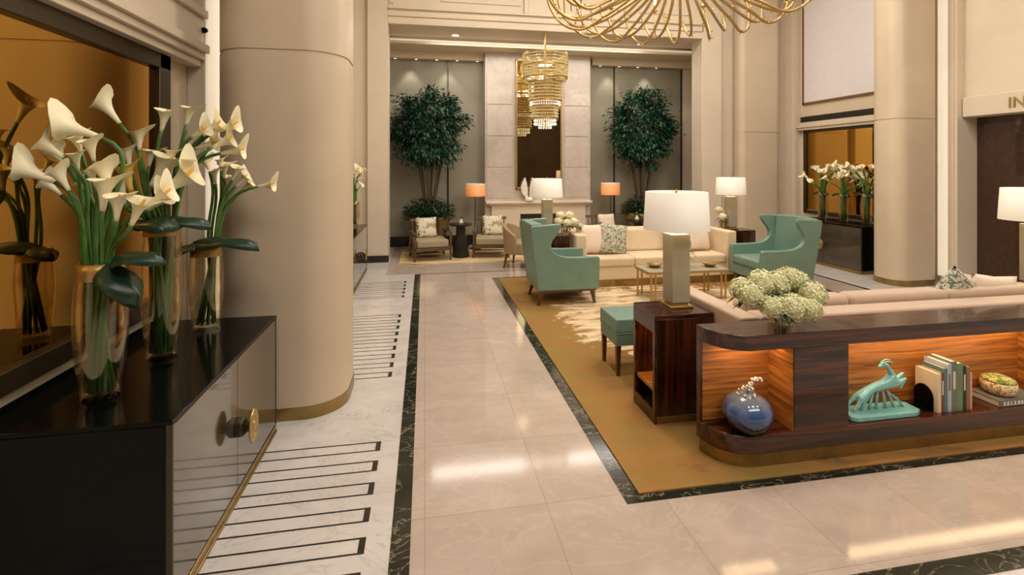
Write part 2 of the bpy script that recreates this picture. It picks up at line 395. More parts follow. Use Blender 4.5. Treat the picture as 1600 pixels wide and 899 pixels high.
b = B().box(-.63, -.55, 9.17, 9.2, 4.7, 6).box(1.86, 1.94, 9.15, 9.2, 4.64, 6).box(.3, .36, 9.18, 9.2, 4.78, 5.6).box(.36, 1.8, 9.18, 9.2, 4.78, 4.83)
b.box(2.9, 2.98, 9.17, 9.2, 4.7, 6).box(3.9, 3.98, 9.15, 9.2, 4.64, 6).box(4.2, 5.3, 9.18, 9.2, 4.78, 4.83)
struct('trim_7', b, 'wall2', bev=.008)
# recess ceiling with a lit cove and a lower soffit
struct('ceiling', B().box(-.9, 6.5, 9.55, 11, 4.62, 4.7), 'ceil')
struct('ceiling', B().box(-.9, 6.5, 9.55, 10.0, 4.331, 4.40), 'ceil')
struct('ceiling', B().box(-.9, 6.5, 10.08, 10.9, 4.20, 4.26), 'ceil')
struct('trim_8', B().box(-.88, 6.48, 10.04, 10.07, 4.25, 4.262).box(-.88, 6.48, 10.07, 10.09, 4.25, 4.29), 'ledc', label='lit cove strip along the recess ceiling')
area('cove_light', (2.5, 10.3, 4.3), 6.6, 22, WARM, rot=(PI, 0, 0), sy=.2)
struct('trim_9', B().box(-.9, 1.28, 10.74, 10.9, 4.05, 4.2).box(3.77, 6.5, 10.74, 10.9, 4.05, 4.2), 'ceil')
struct('ceiling', B().box(-2.2, 8.4, -4.2, 9.2, CEIL, CEIL + .1), 'ceil')
# main hall ceiling coffers
for y in (-.8, 2.0, 4.8, 7.6):
    struct('trim_10', B().box(-1.75, 7.6, y, y + .25, CEIL - .3, CEIL), 'wall2')
# divider reveals of the taupe panels
for x in (.49, 4.33, 6.02):
    struct('trim_11', B().box(x, x + .03, 10.88, 10.9, .3, 4.05), 'darkstone')
b = B().box(6.07, 6.3, 10.86, 10.9, .3, 4.05)
struct('trim_12', b, 'wall2')
struct('baseboard_back', B().box(-.9, 1.26, 10.86, 10.9, 0, .22).box(3.75, 6.5, 10.86, 10.9, 0, .22), 'darkstone')
# fireplace breast
FY = 10.55
cb = B().box(1.28, 3.65, FY, 10.9, 0, 4.2)
for x0, x1 in ((1.32, 1.88), (3.05, 3.61)):
    for z in (1.05, 1.72, 2.4, 3.08):
        cb.box(x0, x1, FY - .012, FY, z, z + .66)
struct('wall_back', cb, 'pinkmarble', bev=.004, label='pale marble fireplace breast')

# ------------------------------------------------------------------ columns
def column(x0, x1, y0, y1, r, label, seam=2.42, top=CEIL):
    cx, cy = (x0 + x1) / 2, (y0 + y1) / 2
    t = thing('column', label, 'column', (cx, cy, 0), group=None)
    P = rrect(x0 - cx, x1 - cx, y0 - cy, y1 - cy, r)
    P2 = rrect(x0 - cx + .008, x1 - cx - .008, y0 - cy + .008, y1 - cy - .008, r - .008)
    mk('shaft', B().prism(P, .085, seam).prism(P2, seam, seam + .02).prism(P, seam + .02, top), 'column', t, bev=0)
    P3 = rrect(x0 - cx - .006, x1 - cx + .006, y0 - cy - .006, y1 - cy + .006, r + .006)
    mk('brass_base', B().prism(P3, 0, .085), 'brass', t)
column(-1.44, -.56, 3.595, 4.35, .28, 'large rounded cream column with a brass foot, beside the black cabinet with tall vases', 2.53)
column(6.70, 7.45, 6.0, 6.5, .19, 'rounded cream column with a brass foot on the right, beside the dark doorway')
column(6.30, 7.24, 9.02, 9.34, .14, 'cream column farthest back, behind the right table lamp and teal chair')
# lit coves behind the columns
def cove(x0, x1, y0, y1, lab, px, rot):
    o = mk('cove_light', B().box(x0, x1, y0, y1, .12, 5.9), 'led', bev=.003); tag(o, lab, 'light')
    return o
cove(-1.63, -1.615, 4.07, 4.5, 'glowing vertical light cove between the left wall and the big rounded column', 0, 0)
cove(7.52, 7.56, 5.97, 6.12, 'glowing vertical light cove between the right rounded column and the doorway', 0, 0)
cove(7.27, 7.30, 9.30, 9.34, 'glowing vertical light cove beside the farthest column on the right', 0, 0)

# ------------------------------------------------------------------ alcoves: mirror, cornice, vent, upper panel
def alcove(side, y0, y1, ytop):
    X = WL if side < 0 else WR; s = 1 if side < 0 else -1
    def bx(bb, a, c, *r): 
        p, q = X + s * a, X + s * c; return bb.box(min(p, q), max(p, q), *r)
    where = 'left wall behind the near black cabinet' if side < 0 else 'right wall behind the far black cabinet'
    t = thing('wall_mirror', 'bronze tinted mirror on the ' + where, 'mirror', (0, 0, 0))
    fw = .14 if side < 0 else .06
    fr = B(); bx(fr, 0, .05, y0, y1, .80, .80 + (.1 if side < 0 else .06)); bx(fr, 0, .05, y0, y1, ytop - (.1 if side < 0 else .05), ytop); bx(fr, 0, .05, y0, y0 + fw, .8, ytop); bx(fr, 0, .05, y1 - fw, y1, .8, ytop)
    mk('frame', fr, 'bronze', t, bev=.006)
    g = B(); bx(g, .005, .015, y0 + fw * .9, y1 - fw * .9, .88, ytop - .04); mk('mirror_glass', g, 'mirror', t)
    n = 20 if side < 0 else 30
    c_ = B()
    bx(c_, 0, .10, y0 - .2, y1 + .34 if side < 0 else y1 + .1, ytop, ytop + .05)
    bx(c_, 0, .13, y0 - .2, y1 + .34 if side < 0 else y1 + .1, ytop + .05, ytop + .1)
    bx(c_, 0, .16 if side < 0 else .08, y0 - .2, y1 + .34 if side < 0 else y1 + .1, ytop + .1, ytop + .16)
    if side < 0:
        bx(c_, 0, .12, y0 - .2, y1 + .34, ytop + .16, ytop + .36); bx(c_, 0, .15, y0 - .2, y1 + .34, ytop + .36, ytop + .42)
    struct('trim_%d' % n, c_, 'wall2', bev=.006)
    zt = ytop + (.42 if side < 0 else .16)
    v = B(); bx(v, 0, .02, y0 - .2, y1 + .34 if side < 0 else y1 + .1, zt + .0, zt + (.5 if side < 0 else .12))
    tt = thing('wall_vent', 'dark slotted air vent above the mirror on the ' + ('left wall' if side < 0 else 'right wall'), 'vent')
    mk('backing', v, 'vent', tt)
    sl = B()
    for i in range(8 if side < 0 else 4):
        z = zt + .02 + i * (.06 if side < 0 else .028); bx(sl, .02, .032, y0 - .2, y1 + .34 if side < 0 else y1 + .1, z, z + .008)
    mk('slats', sl, 'vent', tt)
    return zt
alcove(-1, 1.75, 3.71, 2.49)
alcove(1, 6.55, 8.80, 2.46)
# pale upper panel on the right wall
t = thing('wall_panel', 'large pale lilac white panel with a thin brown edge, high on the right wall', 'panel', (WR, 7.6, 3.02))
mk('panel', B().box(-.03, 0, -1.1, 1.2, 0, 2.9), 'panelw', t)
mk('edge_trim', B().box(-.04, 0, 1.2, 1.24, -.04, 2.94).box(-.04, 0, -1.14, 1.24, -.04, 0).box(-.04, 0, -1.14, -1.1, 0, 2.94), 'browntrim', t)
t = thing('security_sensor', 'small round black sensor on the cornice above the left mirror', 'sensor', (WL + .12, 4.02, 2.76))
mk('housing', B().lathe([(.022, 0), (.022, .02), (.012, .032)], 16, mtx=Matrix.Rotation(PI / 2, 4, 'Y')), 'black', t, smooth=False)
mk('lens', B().lathe([(.01, .03), (.008, .036), (0, .038)], 12, mtx=Matrix.Rotation(PI / 2, 4, 'Y')), 'vent', t)

# lettering over the doorway
fc = bpy.data.curves.new('letters', 'FONT'); fc.body = 'IN'; fc.size = .2; fc.extrude = .006
fo = bpy.data.objects.new('sign_letters', fc); C.objects.link(fo)
fo.rotation_euler = (PI / 2, 0, -PI / 2); fo.location = (WR - .058, 5.24, 2.50)
dg = bpy.context.evaluated_depsgraph_get(); me = bpy.data.meshes.new_from_object(fo.evaluated_get(dg))
bpy.data.objects.remove(fo); me.materials.clear(); me.materials.append(M['gold'])
o = bpy.data.objects.new('sign_letters', me); C.objects.link(o); o.rotation_euler = (PI / 2, 0, -PI / 2); o.location = (WR - .056, 5.24, 2.51)
tag(o, 'gold letters IN mounted above the dark doorway on the right', 'sign')

# ------------------------------------------------------------------ black cabinets
def cabinet(x0, x1, y0, y1, front, label):
    # front = +1: doors face +X ; -1: doors face -X
    H_ = .765; cx, cy = (x0 + x1) / 2, (y0 + y1) / 2
    t = thing('cabinet', label, 'cabinet', (cx, cy, 0), 0 if front > 0 else PI)
    a, b_ = (x1 - x0) / 2, (y1 - y0) / 2
    mk('body', B().box(-a, a - .02, -b_, b_, .055, H_ - .02), 'black', t, bev=.003)
    mk('top', B().box(-a - .0, a + .004, -b_ - .004, b_ + .004, H_ - .018, H_), 'black', t, bev=.003)
    mk('corner_trim', B().box(a - .02, a + .002, -b_ - .002, -b_ + .010, .055, H_ - .018), 'bronze', t)
    mk('corner_trim', B().box(a - .02, a + .002, b_ - .010, b_ + .002, .055, H_ - .018), 'bronze', t)
    for s in (-1, 1):
        y_a, y_b = (-b_ + .011, -.002) if s < 0 else (.002, b_ - .011)
        mk('door', B().box(a - .02, a, y_a, y_b, .06, H_ - .025), 'lacq', t, bev=.002)
    mk('plinth', B().box(-a, a - .015, -b_ + .01, b_ - .01, 0, .055), 'brass', t)
    mk('plinth_rail', B().box(a - .015, a + .008, -b_, b_, .0, .018).box(a - .015, a + .002, -b_, b_, .018, .05), 'brass', t, bev=.003)
    hb = B().lathe([(.052, 0), (.052, .03), (.03, .05), (.024, .075)], 8, mtx=Matrix.Translation((a, 0, .385)) @ Matrix.Rotation(PI / 2, 4, 'Y'))
    h = mk('handle', hb, 'bronze', t, bev=.004)
    pl = B().lathe([(0, 0), (.085, 0), (.092, .004), (.085, .012), (.06, .012), (.055, .006), (.03, .006), (.026, .014), (0, .016)], 10, mtx=Matrix.Translation((a + .073, 0, .385)) @ Matrix.Rotation(PI / 2, 4, 'Y') @ Matrix.Scale(.72, 4, (0, 1, 0)))
    mk('handle_plate', pl, 'gold', h, bev=.003)
    return t
cabinet(-1.70, -.962, 2.105, 3.46, 1, 'low black lacquer cabinet on the left carrying three tall vases of calla lilies')
cabinet(-1.62, -.955, 6.97, 8.58, 1, 'black cabinet half hidden behind the large left column')
cabinet(6.88, 7.54, 6.79, 8.3, -1, 'low black cabinet on the right below the bronze mirror, with three vases')

# ------------------------------------------------------------------ calla lilies
def bloom_b(L=.1, Wd=.036):
    """funnel-shaped spathe along +Z from the origin, lip drawn out to a tip on +X"""
    b = B(); n = 16; m = 7; rows = []
    for i in range(m + 1):
        t = i / m; row = []
        for k in range(n):
            a = 2 * PI * k / n
            r = Wd * (.16 + .22 * t + .62 * t ** 3.2)
            lip = max(0, math.cos(a)) ** 2
            z = L * t * (.8 + .25 * lip)
            ex = 1 + .55 * lip * max(0, t - .6) / .4
            if i == m: z -= .006 * (1 - lip); ex *= 1.04
            row.append(b.bm.verts.new((r * ex * math.cos(a), r * math.sin(a), z)))
        rows.append(row)
    for p, q in zip(rows, rows[1:]):
        for k in range(n): b.bm.faces.new((p[k], p[(k + 1) % n], q[(k + 1) % n], q[k]))
    b.bm.faces.new(rows[0][::-1])
    return b
def mesh_of(name, b, mat, smooth=True):
    o = mk(name, b, mat, smooth=smooth); me = o.data; bpy.data.objects.remove(o); return me
BLOOM = mesh_of('bloom', bloom_b(), 'petal'); BLOOMY = mesh_of('bloom', bloom_b(), 'petaly')
SPAD = mesh_of('spadix', B().tube([(0, 0, .03), (0, 0, .055), (.003, 0, .08)], [.006, .006, .003]), 'spadix')
def calla(base, mid, end, dirv, L, label, group, yellow=False, roll=0., seg=10, pull=None):
    """base: foot of the stem inside the vase; mid: where it passes the neck; end: where the bloom begins"""
    o = thing('calla_lily', label, 'flower', base, group=group)
    base, mid, end = Vector(base), Vector(mid), Vector(end); dirv = Vector(dirv).normalized()
    up1 = (mid - base)
    dd_ = (end - mid).length
    pts = [Vector((0, 0, 0)), up1 * .5]
    pts += [p - base for p in bez(mid, mid + up1.normalized() * dd_ * .35 + Vector((0, 0, dd_ * .15)), end - dirv * dd_ * .4, end, seg)]
    mk('stem', B().tube(pts, .0088, 7), 'stem', o, smooth=True)
    x = Vector((0, 0, -1)) if abs(dirv.z) < .8 else Vector((math.cos(roll), math.sin(roll), 0))
    if abs(dirv.z) < .8: x = Matrix.Rotation(roll, 3, dirv) @ Vector((0, 0, 1))
    x = (x - dirv * x.dot(dirv)).normalized(); y = dirv.cross(x)
    mt = Matrix((x, y, dirv)).transposed().to_4x4(); s = L / .1
    for nm, me in (('bloom', BLOOMY if yellow else BLOOM), ('spadix', SPAD)):
        c_ = bpy.data.objects.new(nm, me); C.objects.link(c_); c_.parent = o
        c_.matrix_local = Matrix.Translation(end - base) @ mt @ Matrix.Scale(s, 4)
    return o
def img(px, py, Y):   # point where the view ray meets the plane Y
    th = math.atan(136.5 / 770); c_, s_ = math.cos(th), math.sin(th); u = (px - 800) / 770
    rx, ry, rz = u * c_ + s_, c_ - u * s_, -(py - 259) / 770; t_ = Y / ry
    return Vector((rx * t_, Y, 1.75 + rz * t_))
def vase(loc, H_, r, neck, foot, label, group=None, band=.07):
    t = thing('glass_vase', label, 'vase', loc, group=group)
    def rad(z): 
        z = z / H_; return foot + (r - foot) * math.sin(min(1, z / .58) * PI / 2) if z < .58 else neck + (r - neck) * math.cos((z - .58) / .42 * PI / 2)
    Z = [i * H_ / 16 for i in range(17)]
    out = [(rad(z), z) for z in Z]; inn = [(rad(z) - .005, max(z, .03)) for z in reversed(Z)]
    mk('glass', B().lathe([(0, 0), (foot * .96, 0)] + out[0:] + inn + [(0, .03)], 40), 'glass', t, smooth=True)
    zb = H_ - band
    mk('gold_band', B().lathe([(rad(z) + .0015, z) for z in (zb, zb + band * .5, H_ - .004)] + [(rad(z) - .0065, z) for z in (H_ - .004, zb + band * .5, zb)] + [(rad(zb) + .0015, zb)], 40, caps=False), 'gold', t, smooth=True)
    return t
def big_leaf(base, anchors, label, group=None):
    """broad glossy folded leaf(s); anchors = list of (centre offset, length, width, direction)"""
    o = thing('tropical_leaf', label, 'leaf', base, group=group)
    for c0, d, L, W in anchors:
        d = Vector(d).normalized(); c0 = Vector(c0); b = B(); sd = d.cross(Vector((0, 0, 1))).normalized(); nn = sd.cross(d)
        rows = []
        for i in range(9):
            t_ = i / 8; wv = W * math.sin(PI * min(1, t_ * .92 + .08)) ** .7 * (1 - .25 * t_)
            row = []
            for j in range(-3, 4):
                q = j / 3
                row.append(b.bm.verts.new(c0 + d * L * t_ + sd * wv * .5 * q + nn * (-.22 * W * q * q - .35 * L * t_ * t_ + .03 * W * math.sin(9 * t_ + j))))
            rows.append(row)
        for p, q in zip(rows, rows[1:]):
            for j in range(6): b.bm.faces.new((p[j], p[j + 1], q[j + 1], q[j]))
        mk('blade', b, 'leaf', o, smooth=True, solid=.003)
    return o
TZ = .765
V1, V2, V3 = (-1.35, 2.36, TZ), (-1.32, 2.79, TZ), (-1.29, 3.23, TZ)
vase(V1, .58, .096, .078, .066, 'tall clear glass vase with a gold collar, nearest the camera on the left cabinet')
vase(V2, .70, .092, .074, .066, 'tallest gold-collared glass vase, middle of three on the left cabinet')
vase(V3, .515, .094, .074, .066, 'shortest gold-collared glass vase, at the column end of the left cabinet')
def arrange(V, H_, neck, blooms, label, group, long=None):
    for i, bl in enumerate(blooms):
        px, py, tx, ty, L = bl[:5]; Y = V[1] + (bl[5] if len(bl) > 5 else R.uniform(-.08, .08)); yel = len(bl) > 6
        a = img(px, py, Y); tip = img(tx, ty, Y + R.uniform(-.03, .01))
        e = tip - a; ang = 2 * PI * i / len(blooms) + .4
        foot = (V[0] + .045 * math.cos(ang), V[1] + .045 * math.sin(ang), V[2] + .04)
        out = Vector((a.x - V[0], a.y - V[1], 0)); out = out.normalized() * min(neck * .72, out.length * .4 + .01)
        mid = (V[0] + out.x, V[1] + out.y, V[2] + H_ - .02)
        lb = bl[7] if len(bl) > 7 else label
        calla(foot, mid, a, e, L, lb, group if lb == label else None, yel, roll=R.uniform(-.5, .5))
g1 = 'callas in the front left vase'; l1 = 'white calla lily in the front vase on the left cabinet'
arrange(V1, .58, .082, [
    (86, 285, 22, 256, .165, -.02), (100, 247, 58, 216, .13), (106, 262, 76, 222, .12, .08), (155, 214, 88, 192, .185, .03),
    (147, 252, 139, 216, .12), (122, 268, 117, 228, .105, .05), (108, 298, 82, 254, .12, -.06), (135, 300, 118, 280, .07, .08),
    (160, 330, 168, 268, .17, -.1), (170, 300, 158, 244, .14, -.04), (226, 325, 262, 300, .15, -.12), (182, 345, 186, 300, .14, -.12), (205, 352, 224, 312, .15, -.13), (128, 242, 118, 210, .11, .1), (96, 305, 62, 276, .11, .06), (150, 292, 142, 262, .10, .0)], l1, g1)
g2 = 'callas in the middle left vase'; l2 = 'white calla lily in the middle vase on the left cabinet'
arrange(V2, .70, .078, [
    (187, 193, 158, 158, .17, .0), (218, 235, 218, 200, .13, 0, ), (252, 205, 262, 166, .15, .05), (291, 196, 299, 165, .13, .1),
    (203, 262, 198, 222, .13, .0), (172, 296, 166, 258, .14, -.08),
    (205, 300, 198, 268, .17, -.12, True, 'large yellow calla lily in the middle of the left bouquets'),
    (236, 292, 272, 238, .22, -.06), (250, 305, 300, 268, .24, -.1),
    (318, 212, 352, 184, .15, .1), (340, 205, 380, 188, .15, .12), (300, 214, 322, 200, .13, .06), (330, 232, 368, 212, .15, .08), (345, 240, 388, 232, .15, .12),
    (305, 232, 340, 222, .14, .1), (232, 262, 240, 226, .12, .05), (262, 262, 270, 232, .12, .02), (322, 238, 348, 202, .13, .12), (230, 330, 262, 300, .16, -.12), (195, 318, 188, 284, .15, -.12)], l2, g2)
g3 = 'callas in the short left vase'; l3 = 'white calla lily in the short vase beside the large column'
arrange(V3, .515, .078, [
    (337, 288, 334, 262, .12), (350, 278, 352, 256, .12), (362, 282, 374, 258, .12), (354, 298, 358, 270, .12), (368, 292, 390, 270, .12),
    (346, 268, 344, 248, .10), (376, 300, 398, 280, .11),
    (402, 292, 436, 286, .13, .0), (328, 270, 322, 250, .11)], l3, g3)
for o in list(C.objects):
    if o.get('label') == l3 and o.children and False: pass
big_leaf((V1[0] + .07, V1[1] - .02, V1[2] + .60), [((0, 0, .0), (1, -.35, .45), .20, .20), ((-.02, -.02, -.02), (1, -.4, -.45), .20, .20)], 'broad dark green leaf folded over the collar of the nearest vase')
big_leaf((V2[0], V2[1] - .04, V2[2] + .715), [((-.02, 0, 0), (1, -.1, .3), .25, .20), ((0.0, 0, 0), (.5, -.8, .35), .19, .24), ((0, 0, 0.01), (-.8, -.4, .1), .12, .16)], 'broad dark green leaf over the rim of the tallest vase')
big_leaf((V3[0], V3[1], V3[2] + .535), [((.0, -.02, 0), (-.9, -.4, .05), .15, .18), ((-.05, -.03, .0), (1, -.25, .35), .36, .22)], 'broad dark green leaf drooping from the shortest vase')

# simpler bouquets seen far off: right cabinet and the half hidden cabinet
def far_bouquet(V, H_, seed, label_v, label_f, group, label_l, spread=.25):
    rr = random.Random(seed)
    vase(V, H_, .095, .07, .06, label_v, band=.05)
    for i in range(14):
        a = 2 * PI * i / 14 + rr.uniform(-.2, .2); rad_ = spread * rr.uniform(.35, 1); hh = H_ + rr.uniform(.2, .50) - rad_ * .35
        end = Vector((V[0] + rad_ * math.cos(a), V[1] + rad_ * 1.15 * math.sin(a), V[2] + hh))
        foot = (V[0] + .03 * math.cos(a), V[1] + .03 * math.sin(a), V[2] + .04); mid = (V[0] + .04 * math.cos(a), V[1] + .04 * math.sin(a), V[2] + H_ - .02)
        calla(foot, mid, end, (math.cos(a) * .9, math.sin(a) * .9, .75), rr.uniform(.12, .15), label_f, group, roll=rr.uniform(0, 6), seg=6)
    big_leaf((V[0], V[1], V[2] + H_ + .01), [((0, 0, 0), (-.5, 1, .15), .17, .15), ((0, 0, 0), (-.4, -1, .15), .17, .15)], label_l)
for (y, hh, sd, wh) in ((7.92, .50, 3, 'farthest from the right column'), (7.46, .50, 5, 'middle of three'), (7.0, .52, 8, 'nearest the right column')):
    far_bouquet((7.2, y, TZ), hh, sd, 'glass vase of calla lilies on the right black cabinet, ' + wh,
                'pale calla lily in the right cabinet bouquet, ' + wh, 'callas on the right cabinet, ' + wh, 'dark leaf collar on the right cabinet vase, ' + wh)
far_bouquet((-1.12, 8.25, TZ), .42, 11, 'glass vase on the cabinet half hidden by the large left column', 'pale calla lily peeking out past the large left column', 'callas behind the left column', 'dark leaf on the vase behind the large left column', .16)

# ------------------------------------------------------------------ carpet with its marble border
struct('trim_13', B().box(1.03, 1.12, 2.40, 7.61, 0, .0035).box(5.5, 5.59, 2.40, 7.61, 0, .0035).box(1.12, 5.5, 2.40, 2.458, 0, .0035).box(1.12, 5.5, 7.53, 7.61, 0, .0035), 'green', label='dark green marble border around the golden carpet')
o = mk('carpet', B().box(1.12, 5.5, 2.458, 7.53, 0, .012), 'carpet', bev=.003); tag(o, 'golden brown painterly carpet under the sofas and teal chairs', 'carpet')
o = mk('rug', B().box(-.45, 5.3, 8.86, 10.45, .0012, .012), 'rug', bev=.003); tag(o, 'striped gold and cream rug in front of the fireplace', 'rug')
CZ = .012

# ------------------------------------------------------------------ teal wing chairs
def wing_chair(loc, rz, label):
    t = thing('wing_chair', label, 'armchair', loc, rz, 'teal wing chairs')
    cv = bez((.10, .60, 0), (-.20, .60, 0), (-.26, .74, 0), (-.15, .86, 0), 8) + bez((-.15, .86, 0), (-.09, .93, 0), (-.07, .98, 0), (-.085, 1.02, 0), 5)[1:]
    prof = [(.43, .19), (.43, .58), (.415, .60)] + [(p.x, p.y) for p in cv] + [(-.43, 1.0), (-.455, .98), (-.44, .8), (-.36, .19)]
    mt = Matrix(((1, 0, 0, 0), (0, 0, 1, 0), (0, 1, 0, 0), (0, 0, 0, 1)))
    for s in (-1, 1):
        b = B().prism(prof, -.035, .035, Matrix.Translation((0, s * .325, 0)) @ mt)
        for v_ in b.bm.verts:      # the sides lean outwards
            v_.co.y += s * .07 * (v_.co.z - .5)
        mk('wing_side', b, 'teal', t, bev=.018, seg=3)
    b = B(); rows = []
    for i in range(9):
        z = .2 + .81 * i / 8; rows.append([(x, y, z + (.015 * math.cos(y * 4) if i == 8 else 0)) for x, y in ((-.36 - .085 * i / 8, -.325), (-.38 - .085 * i / 8, 0), (-.36 - .085 * i / 8, .325), (-.22 - .07 * i / 8, .30), (-.27 - .07 * i / 8, 0), (-.22 - .07 * i / 8, -.30))])
    vs = [[b.bm.verts.new(p) for p in r_] for r_ in rows]
    for p, q in zip(vs, vs[1:]):
        for k in range(6): b.bm.faces.new((p[k], p[(k + 1) % 6], q[(k + 1) % 6], q[k]))
    b.bm.faces.new(vs[0][::-1]); b.bm.faces.new(vs[-1])
    mk('backrest', b, 'teal', t, bev=.012)
    mk('seat_cushion', B().box(-.26, .44, -.285, .285, .33, .46), 'teal', t, bev=.035, seg=4)
    mk('seat_base', B().box(-.34, .42, -.30, .30, .19, .33), 'teal', t, bev=.01)
    mk('frame_rail', B().box(-.33, .40, -.31, .31, .165, .19), 'walnut', t)
    for x in (-.29, .36):
        for y in (-.27, .27):
            b = B(); d = -.05 if x < 0 else .03
            b.lathe([(.021, 0), (.034, .165)], 4, mtx=Matrix.Translation((x + d, y, 0)) @ Matrix(((1, 0, -d / .165, 0), (0, 1, 0, 0), (0, 0, 1, 0), (0, 0, 0, 1))) @ Matrix.Rotation(PI / 4, 4, 'Z'))
            mk('leg', b, 'walnut', t, bev=.002)
    return t
ch = wing_chair((1.73, 6.24, CZ), 0, 'teal leather wing chair seen from its side, left of the cream sofa')
dup(ch, (4.83, 6.2, CZ), PI, 'teal leather wing chair on the right, facing left before the black cabinet')

# ------------------------------------------------------------------ sofas and pillows
def sofa(loc, rz, Wd, D, H_, seat, mat, label, ncush, base='brass', backtop=None, arm=.16, armh=None):
    t = thing('sofa', label, 'sofa', loc, rz)
    a = Wd / 2; armh = armh or H_
    for s in (-1, 1):
        x0, x1 = (-a, -a + arm) if s < 0 else (a - arm, a)
        mk('arm', B().box(x0, x1, -D / 2, D / 2, .10, armh), mat, t, bev=.02, seg=3)
    mk('backrest', B().box(-a + arm, a - arm, D / 2 - .17, D / 2, .10, H_), mat, t, bev=.02, seg=3)
    mk('seat_base', B().box(-a + arm, a - arm, -D / 2 + .02, D / 2 - .17, .10, seat - .14), mat, t, bev=.01)
    mk('plinth', B().box(-a + .03, a - .03, -D / 2 + .03, D / 2 - .03, 0, .10), base, t)
    w_ = (Wd - 2 * arm) / ncush
    for i in range(ncush):
        x0 = -a + arm + i * w_
        mk('seat_cushion', B().box(x0 + .004, x0 + w_ - .004, -D / 2, D / 2 - .18, seat - .14, seat), mat, t, bev=.035, seg=4)
        bt = backtop or H_ + .0
        b = B().box(x0 + .004, x0 + w_ - .004, D / 2 - .33, D / 2 - .17, seat, bt)
        for v_ in b.bm.verts:
            if v_.co.z < seat + .1: v_.co.y -= .06
        mk('back_cushion', b, mat, t, bev=.045, seg=4)
    return t
sofa((3.36, 7.12, CZ), 0, 2.5, .86, .755, .42, 'sofa', 'cream sofa facing the camera between two table lamps', 3, 'brass', .77)
sofa((3.36, 3.25, CZ), PI, 2.79, .90, .775, .42, 'sofa2', 'rose beige sofa turned away from the camera, behind the rosewood console', 3, 'brass', .83, .14)
def pillow(loc, rz, tilt, w_, mat, label, roll=0, h_=None, group=None):
    b = B(); n = 12; h_ = h_ or w_; rows = [[], []]
    for side in (0, 1):
        for i in range(n + 1):
            row = []
            for j in range(n + 1):
                u, v_ = i / n * 2 - 1, j / n * 2 - 1
                th_ = .075 * ((1 - u ** 4) * (1 - v_ ** 4)) ** .6 * (w_ / .45)
                pinch = 1 - .07 * (1 - abs(u * v_)) * max(abs(u), abs(v_)) ** 6
                row.append(b.bm.verts.new((u * w_ / 2 * pinch, (th_ if side else -th_), v_ * h_ / 2 * pinch)))
            rows[side].append(row)
        for i in range(n):
            for j in range(n): b.bm.faces.new((rows[side][i][j], rows[side][i + 1][j], rows[side][i + 1][j + 1], rows[side][i][j + 1]))
    bmesh.ops.remove_doubles(b.bm, verts=b.bm.verts, dist=.0004)
    o = mk('throw_pillow', b, mat, smooth=True)
    o.rotation_euler = (Matrix.Rotation(rz, 3, 'Z') @ Matrix.Rotation(-tilt, 3, 'X') @ Matrix.Rotation(roll, 3, 'Y')).to_euler()
    o.location = loc
    return tag(o, label, 'pillow', group)
SY = 7.04
pillow((2.44, SY, .655), -.1, .25, .44, 'pilloww', 'plain blush pillow at the left end of the cream sofa')
pillow((2.78, SY - .03, .65), .1, .25, .46, 'pillowp', 'leaf print pillow leaning on the left of the cream sofa', .16)
pillow((3.86, SY, .65), -.1, .25, .44, 'pillowp', 'leaf print pillow behind the lamp column, right part of the cream sofa', -.1)
pillow((4.16, SY, .655), .1, .25, .44, 'pilloww', 'plain blush pillow at the right end of the cream sofa')
pillow((3.95, 3.10, .72), .1, -.22, .44, 'pillowp', 'patterned pillow corner showing over the rose beige sofa, near the doorway', .5)
pillow((4.28, 3.12, .70), .0, -.22, .44, 'pilloww', 'pale pillow on the rose beige sofa, hidden behind its back', .1)

# ------------------------------------------------------------------ side tables and table lamps
def end_table(loc, label, w_=.435, d_=.34, h_=.73, over=0):
    t = thing('side_table', label, 'side table', loc)
    a, c_ = w_ / 2, d_ / 2
    mk('table_top', B().box(-a, a + over, -c_, c_, h_ - .03, h_), 'rose', t, bev=.002)
    mk('front_panel', B().box(-a + .015, a, -c_, -c_ + .03, .05, h_ - .03), 'rosez', t, bev=.002)
    mk('back_panel', B().box(-a + .015, a, c_ - .03, c_, .05, h_ - .03), 'rosez', t, bev=.002)
    mk('side_panel', B().box(a - .03, a, -c_ + .03, c_ - .03, .05, h_ - .03), 'zebray', t)
    mk('apron', B().box(-a, -a + .015, -c_, c_, h_ - .12, h_ - .03).box(-a, -a + .015, -c_, c_, .0, .09).box(-a, -a + .015, -c_, -c_ + .03, .09, h_ - .12).box(-a, -a + .015, c_ - .03, c_, .09, h_ - .12), 'rose', t)
    mk('shelf', B().box(-a + .015, a - .03, -c_ + .03, c_ - .03, .20, .225), 'zebra', t)
    mk('plinth', B().box(-a + .02, a - .005, -c_ + .005, c_ - .005, 0, .05), 'brass', t)
    return t
et = end_table((1.735, 3.255, CZ), 'rosewood end table carrying the large table lamp, beside the teal stool')
dup(et, (1.83, 6.98, CZ), 0, 'rosewood end table between the left teal chair and the cream sofa')
dup(et, (4.87, 7.08, CZ), 0, 'rosewood end table right of the cream sofa')
dup(et, (5.06, 3.3, CZ), 0, 'rosewood end table at the right end of the rose beige sofa')
area('table_niche_light', (1.73, 3.255, .69), .2, 1.6, (1, .6, .25))
